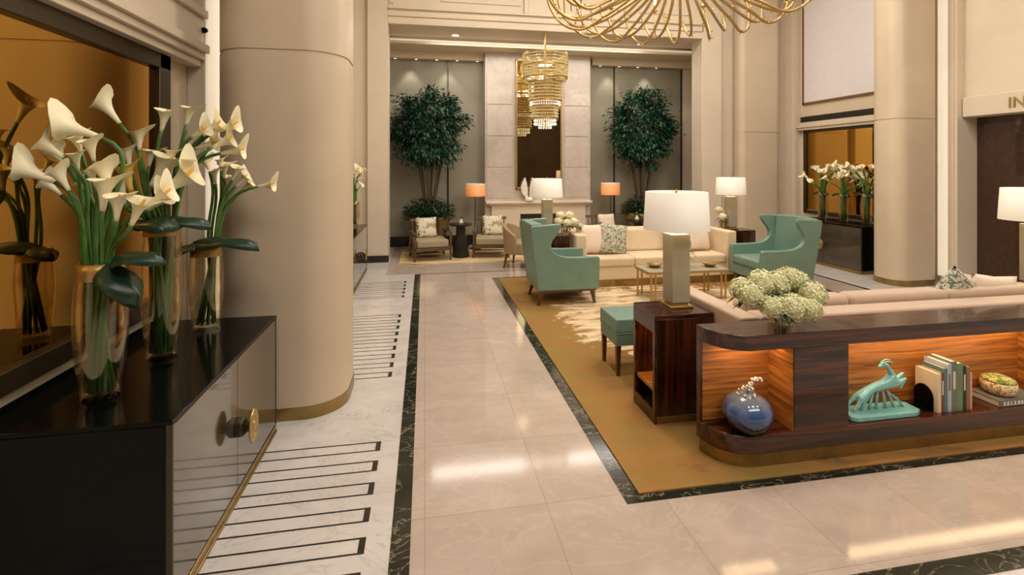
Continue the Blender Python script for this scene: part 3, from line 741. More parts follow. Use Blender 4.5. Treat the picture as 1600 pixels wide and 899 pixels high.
def table_lamp(loc, label):
    t = thing('table_lamp', label, 'lamp', loc, group='white column table lamps')
    mk('foot', B().box(-.085, .085, -.085, .085, 0, .018).box(-.06, .06, -.06, .06, .018, .035), 'gold', t, bev=.003)
    mk('column_base', B().box(-.070, .070, -.070, .070, .035, .52), 'lampbase', t, bev=.006)
    mk('neck', B().lathe([(.012, .52), (.012, .80)], 12), 'gold', t)
    mk('socket_arm', B().box(-.21, .21, -.003, .003, .79, .796).box(-.003, .003, -.21, .21, .79, .796), 'gold', t)
    b = B(); b.lathe([(.230, .55), (.227, .55), (.212, .82), (.215, .82), (.230, .55)], 48, caps=False)
    mk('lamp_shade', b, 'shade', t, smooth=True)
    mk('finial', B().lathe([(.006, .80), (.010, .82), (.004, .838), (0, .842)], 10), 'gold', t)
    return t
tl = table_lamp((1.785, 3.29, .73 + CZ), 'large lit white table lamp, closest to the camera')
lampspots = [(1.785, 3.29)]
for x, y, lb in ((1.755, 6.98, 'lit white table lamp between the left teal chair and the fireplace'), (4.80, 7.12, 'lit white table lamp at the right end of the cream sofa'), (5.04, 3.3, 'lit white table lamp at the right edge, before the dark doorway')):
    dup(tl, (x, y, .73 + CZ), 0, lb); lampspots.append((x, y))
for x, y in lampspots: point('lamp_bulb', (x, y, .73 + .66), 7, (1, .78, .5), .05)

# ------------------------------------------------------------------ stool
t = thing('stool', 'square teal leather stool with dark legs, beside the rosewood end table', 'stool', (1.79, 4.02, CZ))
mk('cushion', B().box(-.245, .245, -.19, .19, .355, .475), 'teal', t, bev=.014, seg=3)
mk('seat_base', B().box(-.24, .24, -.185, .185, .25, .355), 'teal', t, bev=.006)
mk('piping', B().box(-.247, .247, -.192, .192, .349, .357), 'teal', t, bev=.002)
for x in (-1, 1):
    for y in (-1, 1):
        b = B().lathe([(.018, 0), (.028, .25)], 4, mtx=Matrix.Translation((x * .215, y * .16, 0)) @ Matrix.Rotation(PI / 4, 4, 'Z')); mk('leg', b, 'walnut', t)

# ------------------------------------------------------------------ brass coffee table
t = thing('coffee_table', 'low brass coffee table with a stone top, before the cream sofa', 'coffee table', (3.35, 6.05, CZ))
mk('table_top', B().prism(rrect(-.56, .56, -.23, .23, .05), .375, .39), 'lampbase', t, bev=.003)
mk('rim', B().prism(rrect(-.57, .57, -.24, .24, .06), .358, .376), 'gold', t)
for x in (-1, 1):
    for y in (-1, 1):
        mk('leg', B().lathe([(.012, 0), (.012, .36)], 12, c=(x * .52, y * .2, 0)).lathe([(.012, 0), (.012, .36)], 12, c=(x * .46, y * .2, 0)), 'gold', t)
for y in (-.2, .2): mk('stretcher', B().box(-.52, .52, y - .006, y + .006, .02, .032), 'gold', t)
def low_bowl(loc, label):
    t = thing('bowl', label, 'bowl', loc); mk('body', B().lathe([(0, 0), (.05, 0), (.09, .035), (.1, .05), (.09, .05), (.05, .012), (0, .012)], 24), 'gold', t, smooth=True)
low_bowl((3.75, 6.02, .395 + CZ), 'small gold bowl on the right half of the coffee table')
low_bowl((3.0, 6.1, .395 + CZ), 'small gold bowl on the left end of the coffee table')

# ------------------------------------------------------------------ hydrangeas
def floret_ball(r, n=110, seed=1, fl=.014):
    rr = random.Random(seed); b = B()
    b.ball((0, 0, 0), r * .86, 12)
    for i in range(n):
        z = 1 - 2 * (i + .5) / n; a = i * 2.39996; q = math.sqrt(1 - z * z)
        d = Vector((q * math.cos(a), q * math.sin(a), z)); c_ = d * r * rr.uniform(.88, 1.08); d = (d + Vector((rr.gauss(0, .28), rr.gauss(0, .28), rr.gauss(0, .28)))).normalized(); u = d.orthogonal().normalized(); v_ = d.cross(u)
        ro = rr.uniform(0, PI)
        for k in range(4):
            an = ro + k * PI / 2; e = u * math.cos(an) + v_ * math.sin(an); f_ = u * math.cos(an + .8) + v_ * math.sin(an + .8); g_ = u * math.cos(an - .8) + v_ * math.sin(an - .8)
            ps = [c_, c_ + f_ * fl * .62 + d * .003, c_ + e * fl * 1.05 + d * .001, c_ + g_ * fl * .62 + d * .003]
            b.bm.faces.new([b.bm.verts.new(p) for p in ps])
    return b
HB = [mesh_of('bloom', floret_ball(.078, 260, s, .0105), 'hyd', False) for s in (1, 2, 3)]
HW = [mesh_of('bloom', floret_ball(.07, 190, s, .0105), 'hydw', False) for s in (4, 5)]
def hydrangea(base, mid, end, scale, mesh, label, group, leaves=2, seed=0):
    rr = random.Random(seed)
    o = thing('hydrangea', label, 'flower', base, group=group); base, mid, end = map(Vector, (base, mid, end))
    mk('stem', B().tube([Vector((0, 0, 0))] + [p - base for p in bez(mid, mid + Vector((0, 0, .04)), (mid + end) / 2 + Vector((0, 0, .01)), end, 5)], .005, 6), 'stem', o, smooth=True)
    c_ = bpy.data.objects.new('bloom', mesh); C.objects.link(c_); c_.parent = o; c_.location = end - base; c_.scale = (scale, scale, scale * .9); c_.rotation_euler = (0, 0, rr.uniform(0, 6))
    lf = B(); rel = end - base
    for k in range(leaves):
        a = rr.uniform(0, 2 * PI); lf.leaf(rel * .8, Vector((math.cos(a), math.sin(a), -.15)), Vector((0, 0, 1)), .11 * scale + .03, .06, .3)
    if leaves: mk('leaf', lf, 'leaf', o, solid=.002)
def bouquet(V, H_, rad_, specs, meshes, vlabel, flabel, group, special=None):
    t = thing('glass_vase', vlabel, 'vase', V)
    mk('glass', B().lathe([(0, 0), (rad_, 0), (rad_, H_), (rad_ - .005, H_), (rad_ - .005, .02), (0, .02)], 28), 'glass', t, smooth=False)
    mk('rim', B().lathe([(rad_ + .002, H_ - .006), (rad_ + .002, H_ + .002), (rad_ - .006, H_ + .002), (rad_ - .006, H_ - .006), (rad_ + .002, H_ - .006)], 28, caps=False), 'gold', t)
    for i, (dx, dy, dz, s) in enumerate(specs):
        q = Vector((dx, dy, 0)); q = q.normalized() * min(rad_ * .55, q.length * .5) if q.length > .001 else q
        hydrangea((V[0] + q.x * .6, V[1] + q.y * .6, V[2] + .025), (V[0] + q.x, V[1] + q.y, V[2] + H_), (V[0] + dx, V[1] + dy, V[2] + dz), s, meshes[i % len(meshes)], flabel, group, 2, i)
KZ = .766 + CZ
bouquet((2.125, 2.665, KZ), .12, .07, [
    (-.20, -.02, .20, 1.03), (-.13, -.10, .15, 0.90), (-.02, -.12, .145, 1.10), (.10, -.11, .13, 0.95), (.18, -.04, .19, 1.12), (-.12, .0, .255, 0.99),
    (-.01, .02, .245, 1.06), (.09, .04, .27, 1.01), (-.05, .10, .25, 0.95), (.17, .08, .245, 1.01), (-.19, .09, .21, 0.95), (.245, .04, .14, 0.78)], HB,
    'low glass vase of green hydrangeas on the rosewood console', 'pale green hydrangea bloom in the console bouquet', 'green hydrangeas on the console')
hydrangea((2.17, 2.67, KZ + .025), (2.17, 2.70, KZ + .12), (2.43, 2.87, KZ + .18), .7, HW[0], 'single white hydrangea behind the green ones on the console', None, 1, 77)
bouquet((2.04, 7.0, .73 + CZ), .13, .07, [
    (-.12, -.04, .19, 1.0), (0, -.10, .17, 1.0), (.12, -.04, .18, 1.05), (-.06, .05, .27, 1.0), (.07, .04, .27, 1.0), (.0, .12, .22, .9), (.2, -.02, .12, .8)], HW,
    'glass vase of white hydrangeas at the left end of the cream sofa', 'white hydrangea bloom beside the left end of the cream sofa', 'white hydrangeas by the left sofa end')
bouquet((4.68, 7.17, .73 + CZ), .12, .055, [(-.02, -.05, .20, .95), (.03, .06, .25, .9), (-.03, .04, .30, .85)], HW,
    'small glass vase of white hydrangeas by the right end of the cream sofa', 'white hydrangea bloom left of the right table lamp', 'white hydrangeas by the right sofa end')
# small leafy plant on the coffee table, half hidden by the lamp column
t = thing('potted_plant', 'small leafy plant in a gold cup on the coffee table, behind the lamp column', 'plant', (3.38, 6.05, .395 + CZ))
mk('cup', B().lathe([(0, 0), (.045, 0), (.06, .09), (.055, .09), (.04, .01), (0, .01)], 20), 'gold', t, smooth=True)
b = B(); rr = random.Random(5)
for i in range(160):
    d = Vector((rr.gauss(0, 1), rr.gauss(0, 1), rr.gauss(.3, .8))).normalized(); b.leaf(Vector((0, 0, .17)) + d * rr.uniform(.04, .15), d, Vector((0, 0, 1)), .05, .03)
mk('foliage', b, 'bushleaf', t)
mk('stem', B().tube([(0, 0, .01), (0, 0, .2)], .006, 6), 'bark', t)

# ------------------------------------------------------------------ rosewood console
x0, x1, y0, y1 = 1.64, 4.90, 2.53, 2.78; yc = 2.655
def stadium(g=0, n=14):
    r_ = .225; X0, X1, Y0, Y1 = x0 - g - 3.27, x1 + g - 3.27, y0 - g - yc, y1 - yc
    pts = [(X1, Y1), (X0, Y1)]
    for i in range(n + 1): a = PI + PI / 2 * i / n; pts.append((X0 + r_ + r_ * math.cos(a), Y0 + r_ + r_ * math.sin(a)))
    for i in range(n + 1): a = 1.5 * PI + PI / 2 * i / n; pts.append((X1 - r_ + r_ * math.cos(a), Y0 + r_ + r_ * math.sin(a)))
    return pts
t = thing('console', 'long rosewood console with rounded front corners and lit open shelves, nearest the camera', 'console', (3.27, yc, CZ))
mk('top_slab', B().prism(stadium(), .677, .766), 'rose', t, bev=.004)
mk('bottom_shelf', B().prism(stadium(), .085, .19), 'rose', t, bev=.004)
mk('brass_plinth', B().prism(stadium(-.02), 0, .085), 'brass', t)
def xx(v_): return v_ - 3.27
mk('back_panel', B().box(xx(1.66), xx(4.88), .095, .124, .19, .677), 'zebra', t)
mk('end_post', B().box(xx(1.642), xx(1.66), .088, .124, .19, .677), 'rosez', t)
mk('end_post', B().box(xx(4.88), xx(4.898), .088, .124, .19, .677), 'rosez', t)
for a, c_ in ((2.115, 2.48), (4.05, 4.42)):
    mk('divider_block', B().box(xx(a), xx(c_), -.122, .095, .19, .677), 'rose', t, bev=.002)
    for q in (xx(a) - .004, xx(c_)): mk('niche_side', B().box(q, q + .004, -.115, .095, .19, .677), 'zebray', t)
mk('led_strip', B().box(xx(1.75), xx(2.09), .07, .085, .668, .677), 'led', t)
mk('led_strip', B().box(xx(2.52), xx(4.02), .07, .085, .668, .677), 'led', t)
area('niche_light', (1.92, 2.66, .672), .34, .9, (1, .66, .36), sy=.08)
area('niche_light', (3.27, 2.66, .672), 1.5, 3.8, (1, .68, .38), sy=.08)
SZ = .19 + CZ
# blue jar with an orchid spray
t = thing('ceramic_jar', 'round blue glazed jar on the rounded end shelf of the console', 'jar', (1.86, 2.60, SZ))
mk('body', B().lathe([(0, 0), (.065, 0), (.08, .01), (.12, .05), (.138, .10), (.134, .14), (.11, .18), (.07, .205), (.045, .212), (.045, .222), (.035, .222), (.03, .20), (0, .2)], 40), 'blue', t, smooth=True)
t = thing('orchid_spray', 'curved sprig of tiny pale orchids standing in the blue jar', 'flower', (1.86, 2.60, SZ + .2))
pth = bez((0, 0, 0), (.0, 0, .05), (.02, 0, .10), (.09, 0, .085), 12)
mk('stem', B().tube(pth, .002, 5), 'bark', t)
b = B()
rr = random.Random(2)
for p in pth[4:]:
    for k in range(3): b.ball(p + Vector((rr.uniform(-.008, .008), rr.uniform(-.008, .008), rr.uniform(-.006, .012))), .0075, 6)
for i in range(26):
    a = rr.uniform(0, 2 * PI); q = rr.uniform(.02, .07); b.ball((q * math.cos(a), q * math.sin(a), .012 + .04 - q * .55 + rr.uniform(0, .012)), .0065, 6)
mk('blossoms', b, 'white', t, smooth=True)
# leaping gazelle
t = thing('gazelle_sculpture', 'turquoise glazed leaping gazelle sculpture on the console shelf', 'sculpture', (2.79, 2.63, SZ))
b = B().prism([(-.25, -.05), (-.22, -.075), (.2, -.075), (.25, -.05), (.25, .05), (.2, .07), (-.22, .07), (-.25, .04)], 0, .03)
mk('plinth', b, 'turq', t, bev=.004)
def skin(name, verts, edges, mat, parent, sub=2):
    me = bpy.data.meshes.new(name); me.from_pydata([v_[:3] for v_ in verts], edges, []); me.materials.append(M[mat])
    o = bpy.data.objects.new(name, me); C.objects.link(o); o.parent = parent
    sk = o.modifiers.new('k', 'SKIN'); sk.use_smooth_shade = True
    if not me.skin_vertices: me.attributes  # layer is made with the modifier
    for i, v_ in enumerate(verts):
        me.skin_vertices[0].data[i].radius = (v_[3], v_[3] * (v_[4] if len(v_) > 4 else 1))
    me.skin_vertices[0].data[0].use_root = True
    o.modifiers.new('u', 'SUBSURF').levels = sub; o.modifiers['u'].render_levels = sub
    return o
verts = [(0, 0, .172, 0.0293), (-.06, 0, .158, 0.0256), (-.115, 0, .145, 0.0317), (.06, 0, .185, 0.0342), (.105, 0, .205, 0.0317),
         (.10, 0, .24, 0.0195), (.075, 0, .272, 0.0134), (.058, 0, .298, 0.0134), (.03, 0, .300, 0.0146), (-.002, 0, .290, 0.0073),   # neck, head turned back
         (-.15, .014, .115, 0.0220), (-.185, .018, .085, 0.0098), (-.225, .018, .04, 0.0073),        # hind legs stretched back
         (-.14, -.014, .11, 0.0220), (-.165, -.018, .075, 0.0098), (-.20, -.018, .04, 0.0073),
         (.135, -.013, .185, 0.0171), (.185, -.016, .215, 0.0085), (.15, -.016, .165, 0.0061), (.14, -.016, .152, 0.0049),             # folded front legs
         (.14, .013, .195, 0.0171), (.20, .016, .235, 0.0085), (.175, .016, .19, 0.0061),
         (.03, .008, .318, 0.0049), (.07, .012, .328, 0.0043), (.105, .014, .322, 0.0024), (.02, -.008, .315, 0.0049), (.06, -.012, .325, 0.0043), (.09, -.014, .318, 0.0024)]
edges = [(0, 1), (1, 2), (0, 3), (3, 4), (4, 5), (5, 6), (6, 7), (7, 8), (8, 9), (2, 10), (10, 11), (11, 12), (2, 13), (13, 14), (14, 15), (4, 16), (16, 17), (17, 18), (18, 19), (4, 20), (20, 21), (21, 22), (8, 23), (23, 24), (24, 25), (8, 26), (26, 27), (27, 28)]
skin('gazelle', verts, edges, 'turq', t)
for k, (xb, xt, h_) in enumerate(((-.13, -.05, .10), (-.07, -.03, .13), (-.02, 0, .15), (.05, .02, .15), (.11, .05, .13), (.18, .07, .10))):
    mk('reed', B().tube([(xb, 0, .028), (xb * .6 + xt * .4, 0, .03 + h_ * .5), (xt, 0, .03 + h_)], [.009, .008, .004], 6), 'turq', t, smooth=True)
# books
colb = dict(white=S(220, 204, 176), brown=S(112, 74, 48), blush=S(206, 180, 168), grey=S(116, 114, 104), green=S(104, 140, 96), dgreen=S(44, 48, 26), tan=S(140, 108, 78), pink=S(222, 170, 140), pblue=S(170, 182, 196), teal=S(90, 120, 120))
for k, v_ in list(colb.items()): M['book_' + k] = plain('book_' + k, v_, .5, var=.05, nscale=20)
M['paper'] = plain('paper', S(226, 214, 190), .8, var=.05, nscale=60)
bx = 3.155; 
books = [(.026, .245, .165, 'white', 'white book with a dark arch on its cover, first of the upright row'), (.022, .250, .165, 'brown', 'brown book next to the arch-covered one, thin and upright'),
         (.026, .275, .165, 'teal', 'grey teal upright book, third from the gazelle'), (.030, .300, .17, 'pblue', 'pale blue tall book in the upright row'),
         (.040, .315, .17, 'grey', 'tallest grey upright book with pale top edge'), (.046, .30, .165, 'green', 'leaf green upright book, widest of the row'),
         (.026, .285, .165, 'dgreen', 'dark olive upright book beside the green one'), (.030, .275, .165, 'tan', 'tan upright book near the right end of the row'), (.014, .235, .15, 'pink', 'thin pink book, last of the upright row')]
for (w_, h_, d_, c_, lb) in books:
    t = thing('book', lb, 'book', (bx + w_ / 2, 2.565 - .0, SZ), group='upright books on the console shelf')
    mk('cover', B().box(-w_ / 2 + .0005, w_ / 2 - .0005, 0, .006, 0, h_).box(-w_ / 2 + .0005, -w_ / 2 + .003, .006, d_ - .02, 0, h_).box(w_ / 2 - .003, w_ / 2 - .0005, .006, d_ - .02, 0, h_), 'book_' + c_, t, bev=.001)
    mk('pages', B().box(-w_ / 2 + .003, w_ / 2 - .003, .006, d_ - .026, .003, h_ - .004), 'paper', t)
    if c_ not in ('white', 'pink'):
        mk('spine_title', B().box(-w_ * .22, w_ * .22, -.0008, 0, h_ * .45, h_ * .8), 'book_' + ('white' if c_ in ('brown', 'dgreen', 'grey') else 'grey'), t)
    bx += w_
t = thing('bookend', 'black arched bookend standing against the white book', 'bookend', (3.15, 2.65, SZ))
arch = [(-.062, 0), (.062, 0), (.062, .08)] + [(.062 * math.cos(a), .08 + .07 * math.sin(a)) for a in [PI * i / 12 for i in range(1, 12)]] + [(-.062, .08)]
mk('plate', B().prism(arch, -.004, 0, Matrix(((0, 0, 1, 0), (1, 0, 0, 0), (0, 1, 0, 0), (0, 0, 0, 1)))), 'black', t, bev=.001)
mk('foot', B().box(-.05, -.004, -.06, .06, 0, .003), 'black', t)
# flat book with the bowl
t = thing('book', 'flat large book with a black and white patterned spine, under the patterned bowl', 'book', (3.79, 2.65, SZ), 0)
mk('cover', B().box(-.17, .17, -.09, .09, 0, .005).box(-.17, .17, -.09, .09, .037, .042).box(-.17, .17, -.09, -.086, .005, .037), 'book_grey', t, bev=.001)
mk('pages', B().box(-.166, .168, -.086, .086, .005, .037), 'paper', t)
b = B().box(-.14, .16, -.0905, -.0898, .008, .012); rr = random.Random(9)
for i in range(11): b.box(-.135 + i * .028, -.135 + i * .028 + rr.choice((.008, .013, .018)), -.0915, -.0900, .010 + rr.choice((0, .003)), .032)
mk('spine_pattern', b, 'white', t)
t = thing('lidded_bowl', 'patterned cream and gold lidded bowl on the flat book', 'bowl', (3.74, 2.65, SZ + .042))
M['bowlpat'] = fabric_print('bowl_pattern', S(226, 204, 158), S(156, 122, 70), 60, .54)
M['lidpat'] = fabric_print('lid_pattern', S(206, 196, 120), S(110, 120, 50), 50, .5)
mk('body', B().lathe([(0, 0), (.06, 0), (.085, .02), (.095, .055), (.09, .085), (0, .085)], 36), 'bowlpat', t, smooth=True)
mk('lid', B().lathe([(.088, .085), (.085, .10), (.05, .115), (0, .12)], 36), 'lidpat', t, smooth=True)

# ------------------------------------------------------------------ main chandelier
t = thing('chandelier', 'large gold basket chandelier of curving branches at the top of the picture', 'chandelier', (3.04, 5.6, 3.56))
base_prof = [(.22, 1.0), (.30, .62), (.50, .34), (.78, .12), (1.05, .0)]
def smoothpts(ctrl, n=6):
    out = []
    P = [Vector(c_) for c_ in ctrl]; P = [P[0] * 2 - P[1]] + P + [P[-1] * 2 - P[-2]]
    for i in range(1, len(P) - 2):
        for j in range(n):
            q = j / n; a0, a1, a2, a3 = P[i - 1], P[i], P[i + 1], P[i + 2]
            out.append(.5 * ((2 * a1) + (-a0 + a2) * q + (2 * a0 - 5 * a1 + 4 * a2 - a3) * q * q + (-a0 + 3 * a1 - 3 * a2 + a3) * q ** 3))
    out.append(P[-2]); return out
def arm_path(prof, a0, sw):
    return smoothpts([(r_ * math.cos(a0 + sw * i), r_ * math.sin(a0 + sw * i), z) for i, (r_, z) in enumerate(prof)])
N = 34
for k in range(N):
    a0 = 2 * PI * k / N
    if k % 2: prof = [(.2, .95), (.32, .55), (.62, .30), (.98, .10), (1.18, .0), (1.36, .03), (1.52, .16), (1.62, .38), (1.60, .62)]
    else: prof = [(.2, .8), (.42, .42), (.78, .22), (1.10, .10), (1.34, .10), (1.50, .25), (1.56, .5)]
    p = arm_path(prof, a0, .035 if k % 2 else .05)
    n_ = len(p)
    b = B().tube(p, [.022 - .008 * i / n_ for i in range(n_)], 7); rr = random.Random(k)
    for j in range(3):
        q = p[int(n_ * (.35 + .2 * j))]
        for s in (-1, 1):
            d = Vector((rr.gauss(0, 1), rr.gauss(0, 1), s * .6)).normalized(); b.tube([q, q + d * .04], [.005, .004], 5); b.ball(q + d * .045, .013, 6)
    mk('branch', b, 'gold', t, smooth=True)
M['candle'] = emis('candle_bulb', (1, .82, .55, 1), 5)
for k in range(12):
    a0 = 2 * PI * (k + .5) / 12; q = (1.3 * math.cos(a0), 1.3 * math.sin(a0), .48)
    cu = mk('candle_cup', B().lathe([(.0, -.02), (.035, 0), (.045, .03), (.02, .03), (.02, .10), (0, .10)], 14, c=q).tube([(1.28 * math.cos(a0), 1.28 * math.sin(a0), .12), q], .008, 6), 'gold', t, smooth=True)
    mk('candle_bulb', B().lathe([(.0, .10), (.018, .12), (.02, .15), (.0, .20)], 12, c=q), 'candle', cu, smooth=True)
mk('hub', B().lathe([(0, .6), (.10, .62), (.18, .72), (.22, .85), (.2, 1.0), (.08, 1.1), (.05, 1.3), (.02, 1.32), (.02, CEIL - 3.56), (0, CEIL - 3.56)], 24), 'gold', t, smooth=True)
point('chandelier_light', (3.04, 5.6, 4.25), 260, (1, .89, .76), .4)

# ------------------------------------------------------------------ crystal chandelier by the fireplace
t = thing('crystal_chandelier', 'tiered gold crystal chandelier hanging before the fireplace mirror', 'chandelier', (2.30, 9.3, 2.5))
def tier(r_, z0, z1, n, lab, mat='crystal', bead=.018, rings=(0, 1)):
    b = B()
    for k in range(n):
        a = 2 * PI * k / n; x, y = r_ * math.cos(a), r_ * math.sin(a); nn_ = max(2, int((z1 - z0) / .055))
        for j in range(nn_):
            z = z0 + (z1 - z0) * (j + .5) / nn_; hh = (z1 - z0) / nn_ * .42
            m_ = Matrix.Translation((x, y, z)) @ Matrix.Rotation(a, 4, 'Z')
            b.lathe([(0, -hh), (bead, 0), (0, hh)], 4, mtx=m_)
    mk('crystal_strands', b, mat, t)['kind'] = 'stuff'
    for f_ in rings:
        z = z0 + (z1 - z0) * f_
        mk('rim_ring', B().lathe([(r_ + .012, z - .012), (r_ + .012, z + .012), (r_ - .012, z + .012), (r_ - .012, z - .012), (r_ + .012, z - .012)], 40, caps=False), 'gold', t)
tier(.43, .94, 1.40, 76, 'a', rings=(0, .5, 1)); tier(.40, .86, 1.0, 50, 'b', rings=())
tier(.31, .50, .86, 56, 'c', rings=(0, 1)); tier(.29, .40, .5, 40, 'd', 'crystalw', rings=())
tier(.25, .16, .40, 46, 'e', rings=(0, 1)); tier(.21, .02, .16, 30, 'f', 'crystalw', rings=()); tier(.12, -.04, .04, 16, 'g', 'crystalw', rings=())
mk('frame', B().lathe([(.02, 0), (.02, 1.9), (0, 1.9)], 10).lathe([(.14, .14), (.16, .4), (.2, .5), (.22, .86), (.0, .9)], 20), 'gold', t)
point('crystal_light', (2.30, 9.3, 3.1), 9, (1, .8, .5), .15)

# ------------------------------------------------------------------ fireplace furniture
t = thing('mantelpiece', 'pale stone mantelpiece around the dark firebox at the far end', 'fireplace', (2.465, FY, 0))
mk('mantel_shelf', B().box(-1.18, 1.18, -.16, 0, .93, .98).box(-1.12, 1.12, -.10, 0, .88, .93), 'mantel', t, bev=.006)
mk('surround', B().box(-1.05, -.42, -.06, 0, 0, .88).box(.42, 1.05, -.06, 0, 0, .88).box(-.42, .42, -.06, 0, .70, .88), 'mantel', t, bev=.004)
mk('firebox', B().box(-.42, .42, -.02, 0, .02, .70), 'fire', t)
mk('hearth_inset', B().box(-.40, -.37, -.035, -.02, .02, .69).box(.37, .40, -.035, -.02, .02, .69).box(-.4, .4, -.035, -.02, .66, .69), 'bronze', t)
t = thing('wall_mirror', 'tall narrow gold framed mirror above the fireplace', 'mirror', (2.465, FY - .013, 1.24))
mk('mirror_glass', B().box(-.49, .49, -.02, -.01, .02, 2.8), 'mirrorc', t)
mk('frame', B().box(-.52, -.485, -.04, -.0, 0, 2.82).box(.485, .52, -.04, -.0, 0, 2.82).box(-.52, .52, -.04, -.0, 0, .035).box(-.52, .52, -.04, 0, 2.79, 2.82), 'gold', t, bev=.004)
# white winged ornament on the mantel
t = thing('wing_ornament', 'white pair of upright wings on the mantelpiece below the mirror', 'ornament', (2.22, FY - .1, .98))
mk('base', B().lathe([(0, 0), (.1, 0), (.09, .06), (.05, .09), (0, .09)], 20), 'white', t, smooth=True)
for s in (-1, 1):
    pts = [(0, 0), (.07, .03), (.14, .12), (.16, .24), (.12, .36), (.06, .46), (.02, .34), (.0, .2)]
    b = B().prism([(s * (.02 + p), q + .06) for p, q in pts], -.02, .02, Matrix(((1, 0, 0, 0), (0, 0, 1, 0), (0, 1, 0, 0), (0, 0, 0, 1))))
    mk('wing', b, 'white', t, bev=.012, seg=2)
# orange floor lamps
def floor_lamp(loc, label):
    t = thing('floor_lamp', label, 'lamp', loc, group='orange floor lamps')
    mk('base', B().lathe([(0, 0), (.13, 0), (.13, .015), (.02, .03), (0, .03)], 24), 'bronze', t)
    mk('pole', B().lathe([(.010, .02), (.010, 1.35)], 10), 'bronze', t)
    mk('lamp_shade', B().lathe([(.205, 1.10), (.203, 1.10), (.203, 1.36), (.205, 1.36), (.205, 1.10)], 36, caps=False), 'shadeo', t, smooth=True)
    mk('shade_trim', B().lathe([(.207, 1.33), (.207, 1.362), (.202, 1.362), (.202, 1.33), (.207, 1.33)], 36, caps=False).box(-.2, .2, -.004, .004, 1.34, 1.348), 'shade', t)
    return t
fl_ = floor_lamp((1.04, 10.28, .012), 'floor lamp with an orange drum shade, left of the fireplace')
dup(fl_, (4.02, 10.28, .012), 0, 'floor lamp with an orange drum shade, right of the fireplace')
# ------------------------------------------------------------------ trees in planters
def planter(loc, label):
    t = thing('planter', label, 'planter', loc)
    mk('bowl', B().lathe([(0, 0), (.17, 0), (.19, .03), (.34, .36), (.42, .64), (.41, .72), (.36, .72), (.34, .62), (0, .62)], 32), 'pot', t, smooth=True)
    mk('foot', B().lathe([(0, 0), (.2, 0), (.2, .035), (0, .035)], 24), 'bronze', t)
    return t
def bush(loc, rx, rz_, n, label, seed):
    t = thing('underplanting', label, 'plant', loc); rr = random.Random(seed); b = B()
    for i in range(n):
        a = rr.uniform(0, 2 * PI); q = math.sqrt(rr.random()) * rx; h_ = rz_ * rr.uniform(.15, 1) * (1 - .5 * (q / rx) ** 2)
        p = Vector((q * math.cos(a), q * math.sin(a), h_)); d = Vector((math.cos(a) * .8, math.sin(a) * .8, rr.uniform(-.3, .8)))
        b.leaf(p, d, Vector((0, 0, 1)), rr.uniform(.08, .14), rr.uniform(.04, .06), .3)
    mk('foliage', b, 'bushleaf', t)
    b = B()
    for i in range(10):
        a = 2 * PI * i / 10; b.tube([(.1 * math.cos(a), .1 * math.sin(a), 0), (.25 * math.cos(a), .25 * math.sin(a), rz_ * .5)], .006, 5)
    mk('stems', b, 'stem', t)
def ficus(loc, z1, z2, rad_, n, label, seed, off=0):
    t = thing('ficus_tree', label, 'tree', loc); rr = random.Random(seed)
    tr = B(); cz = (z1 + z2) / 2; hz = (z2 - z1) / 2; tips = []
    for k in range(6):
        a = 2 * PI * k / 6 + .3; q = .07
        top = (off + .30 * math.cos(a), .25 * math.sin(a), z1 + .35 + .1 * rr.random())
        p = bez((q * math.cos(a), q * math.sin(a), 0), (q * 1.4 * math.cos(a), q * 1.4 * math.sin(a), .4), (.16 * math.cos(a), .16 * math.sin(a), z1 * .75), top, 8)
        tr.tube(p, [.030 - .0015 * i for i in range(9)], 7)
        for m_ in range(4):
            e = Vector((off + rad_ * .75 * math.cos(a + rr.uniform(-.6, .6)) * rr.uniform(.3, 1), rad_ * .5 * math.sin(a + rr.uniform(-.6, .6)) * rr.uniform(.3, 1), cz + hz * rr.uniform(-.6, .75)))
            tr.tube(bez(p[-1], p[-1] + Vector((0, 0, .2)), e - Vector((0, 0, .2)), e, 4), [.014, .011, .009, .006, .004], 5)
    mk('trunk', tr, 'bark', t, smooth=True)
    b = B(); clumps = []
    for i in range(150):
        d = Vector((rr.gauss(0, 1), rr.gauss(0, 1), rr.gauss(0, 1))).normalized(); q = rr.uniform(.35, 1.0) ** .6
        clumps.append((Vector((off + d.x * rad_ * q * .92, d.y * rad_ * q * .62, cz + d.z * hz * q * .92)), rr.uniform(.09, .17)))
    for i in range(n):
        c_, s_ = rr.choice(clumps); p = c_ + Vector((rr.gauss(0, s_ * .62), rr.gauss(0, s_ * .62), rr.gauss(0, s_ * .5)))
        d = (p - Vector((off, 0, cz - .3))); d = Vector((d.x + rr.gauss(0, .3), d.y + rr.gauss(0, .3), d.z * .4 - .25 + rr.gauss(0, .25))).normalized()
        if abs(p.y) > .50 or p.x < -.82: continue
        b.leaf(p, d, Vector((rr.gauss(0, .3), rr.gauss(0, .3), 1)), rr.uniform(.09, .13), rr.uniform(.036, .052), .2)
    mk('foliage', b, 'treeleaf', t)
planter((.10, 10.2, .012), 'olive bronze planter under the left ficus tree')
bush((.10, 10.2, .63), .50, .48, 900, 'dark leafy underplanting around the left ficus trunks', 3)
ficus((.10, 10.2, .63), 1.02, 2.80, .80, 7500, 'bushy dark green ficus tree left of the fireplace', 21)
planter((4.72, 10.2, .012), 'olive bronze planter under the right ficus tree')
bush((4.72, 10.2, .63), .42, .46, 700, 'dark leafy underplanting around the right ficus trunks', 4)
ficus((4.72, 10.2, .63), 1.05, 2.86, .74, 7000, 'bushy dark green ficus tree right of the fireplace', 33)

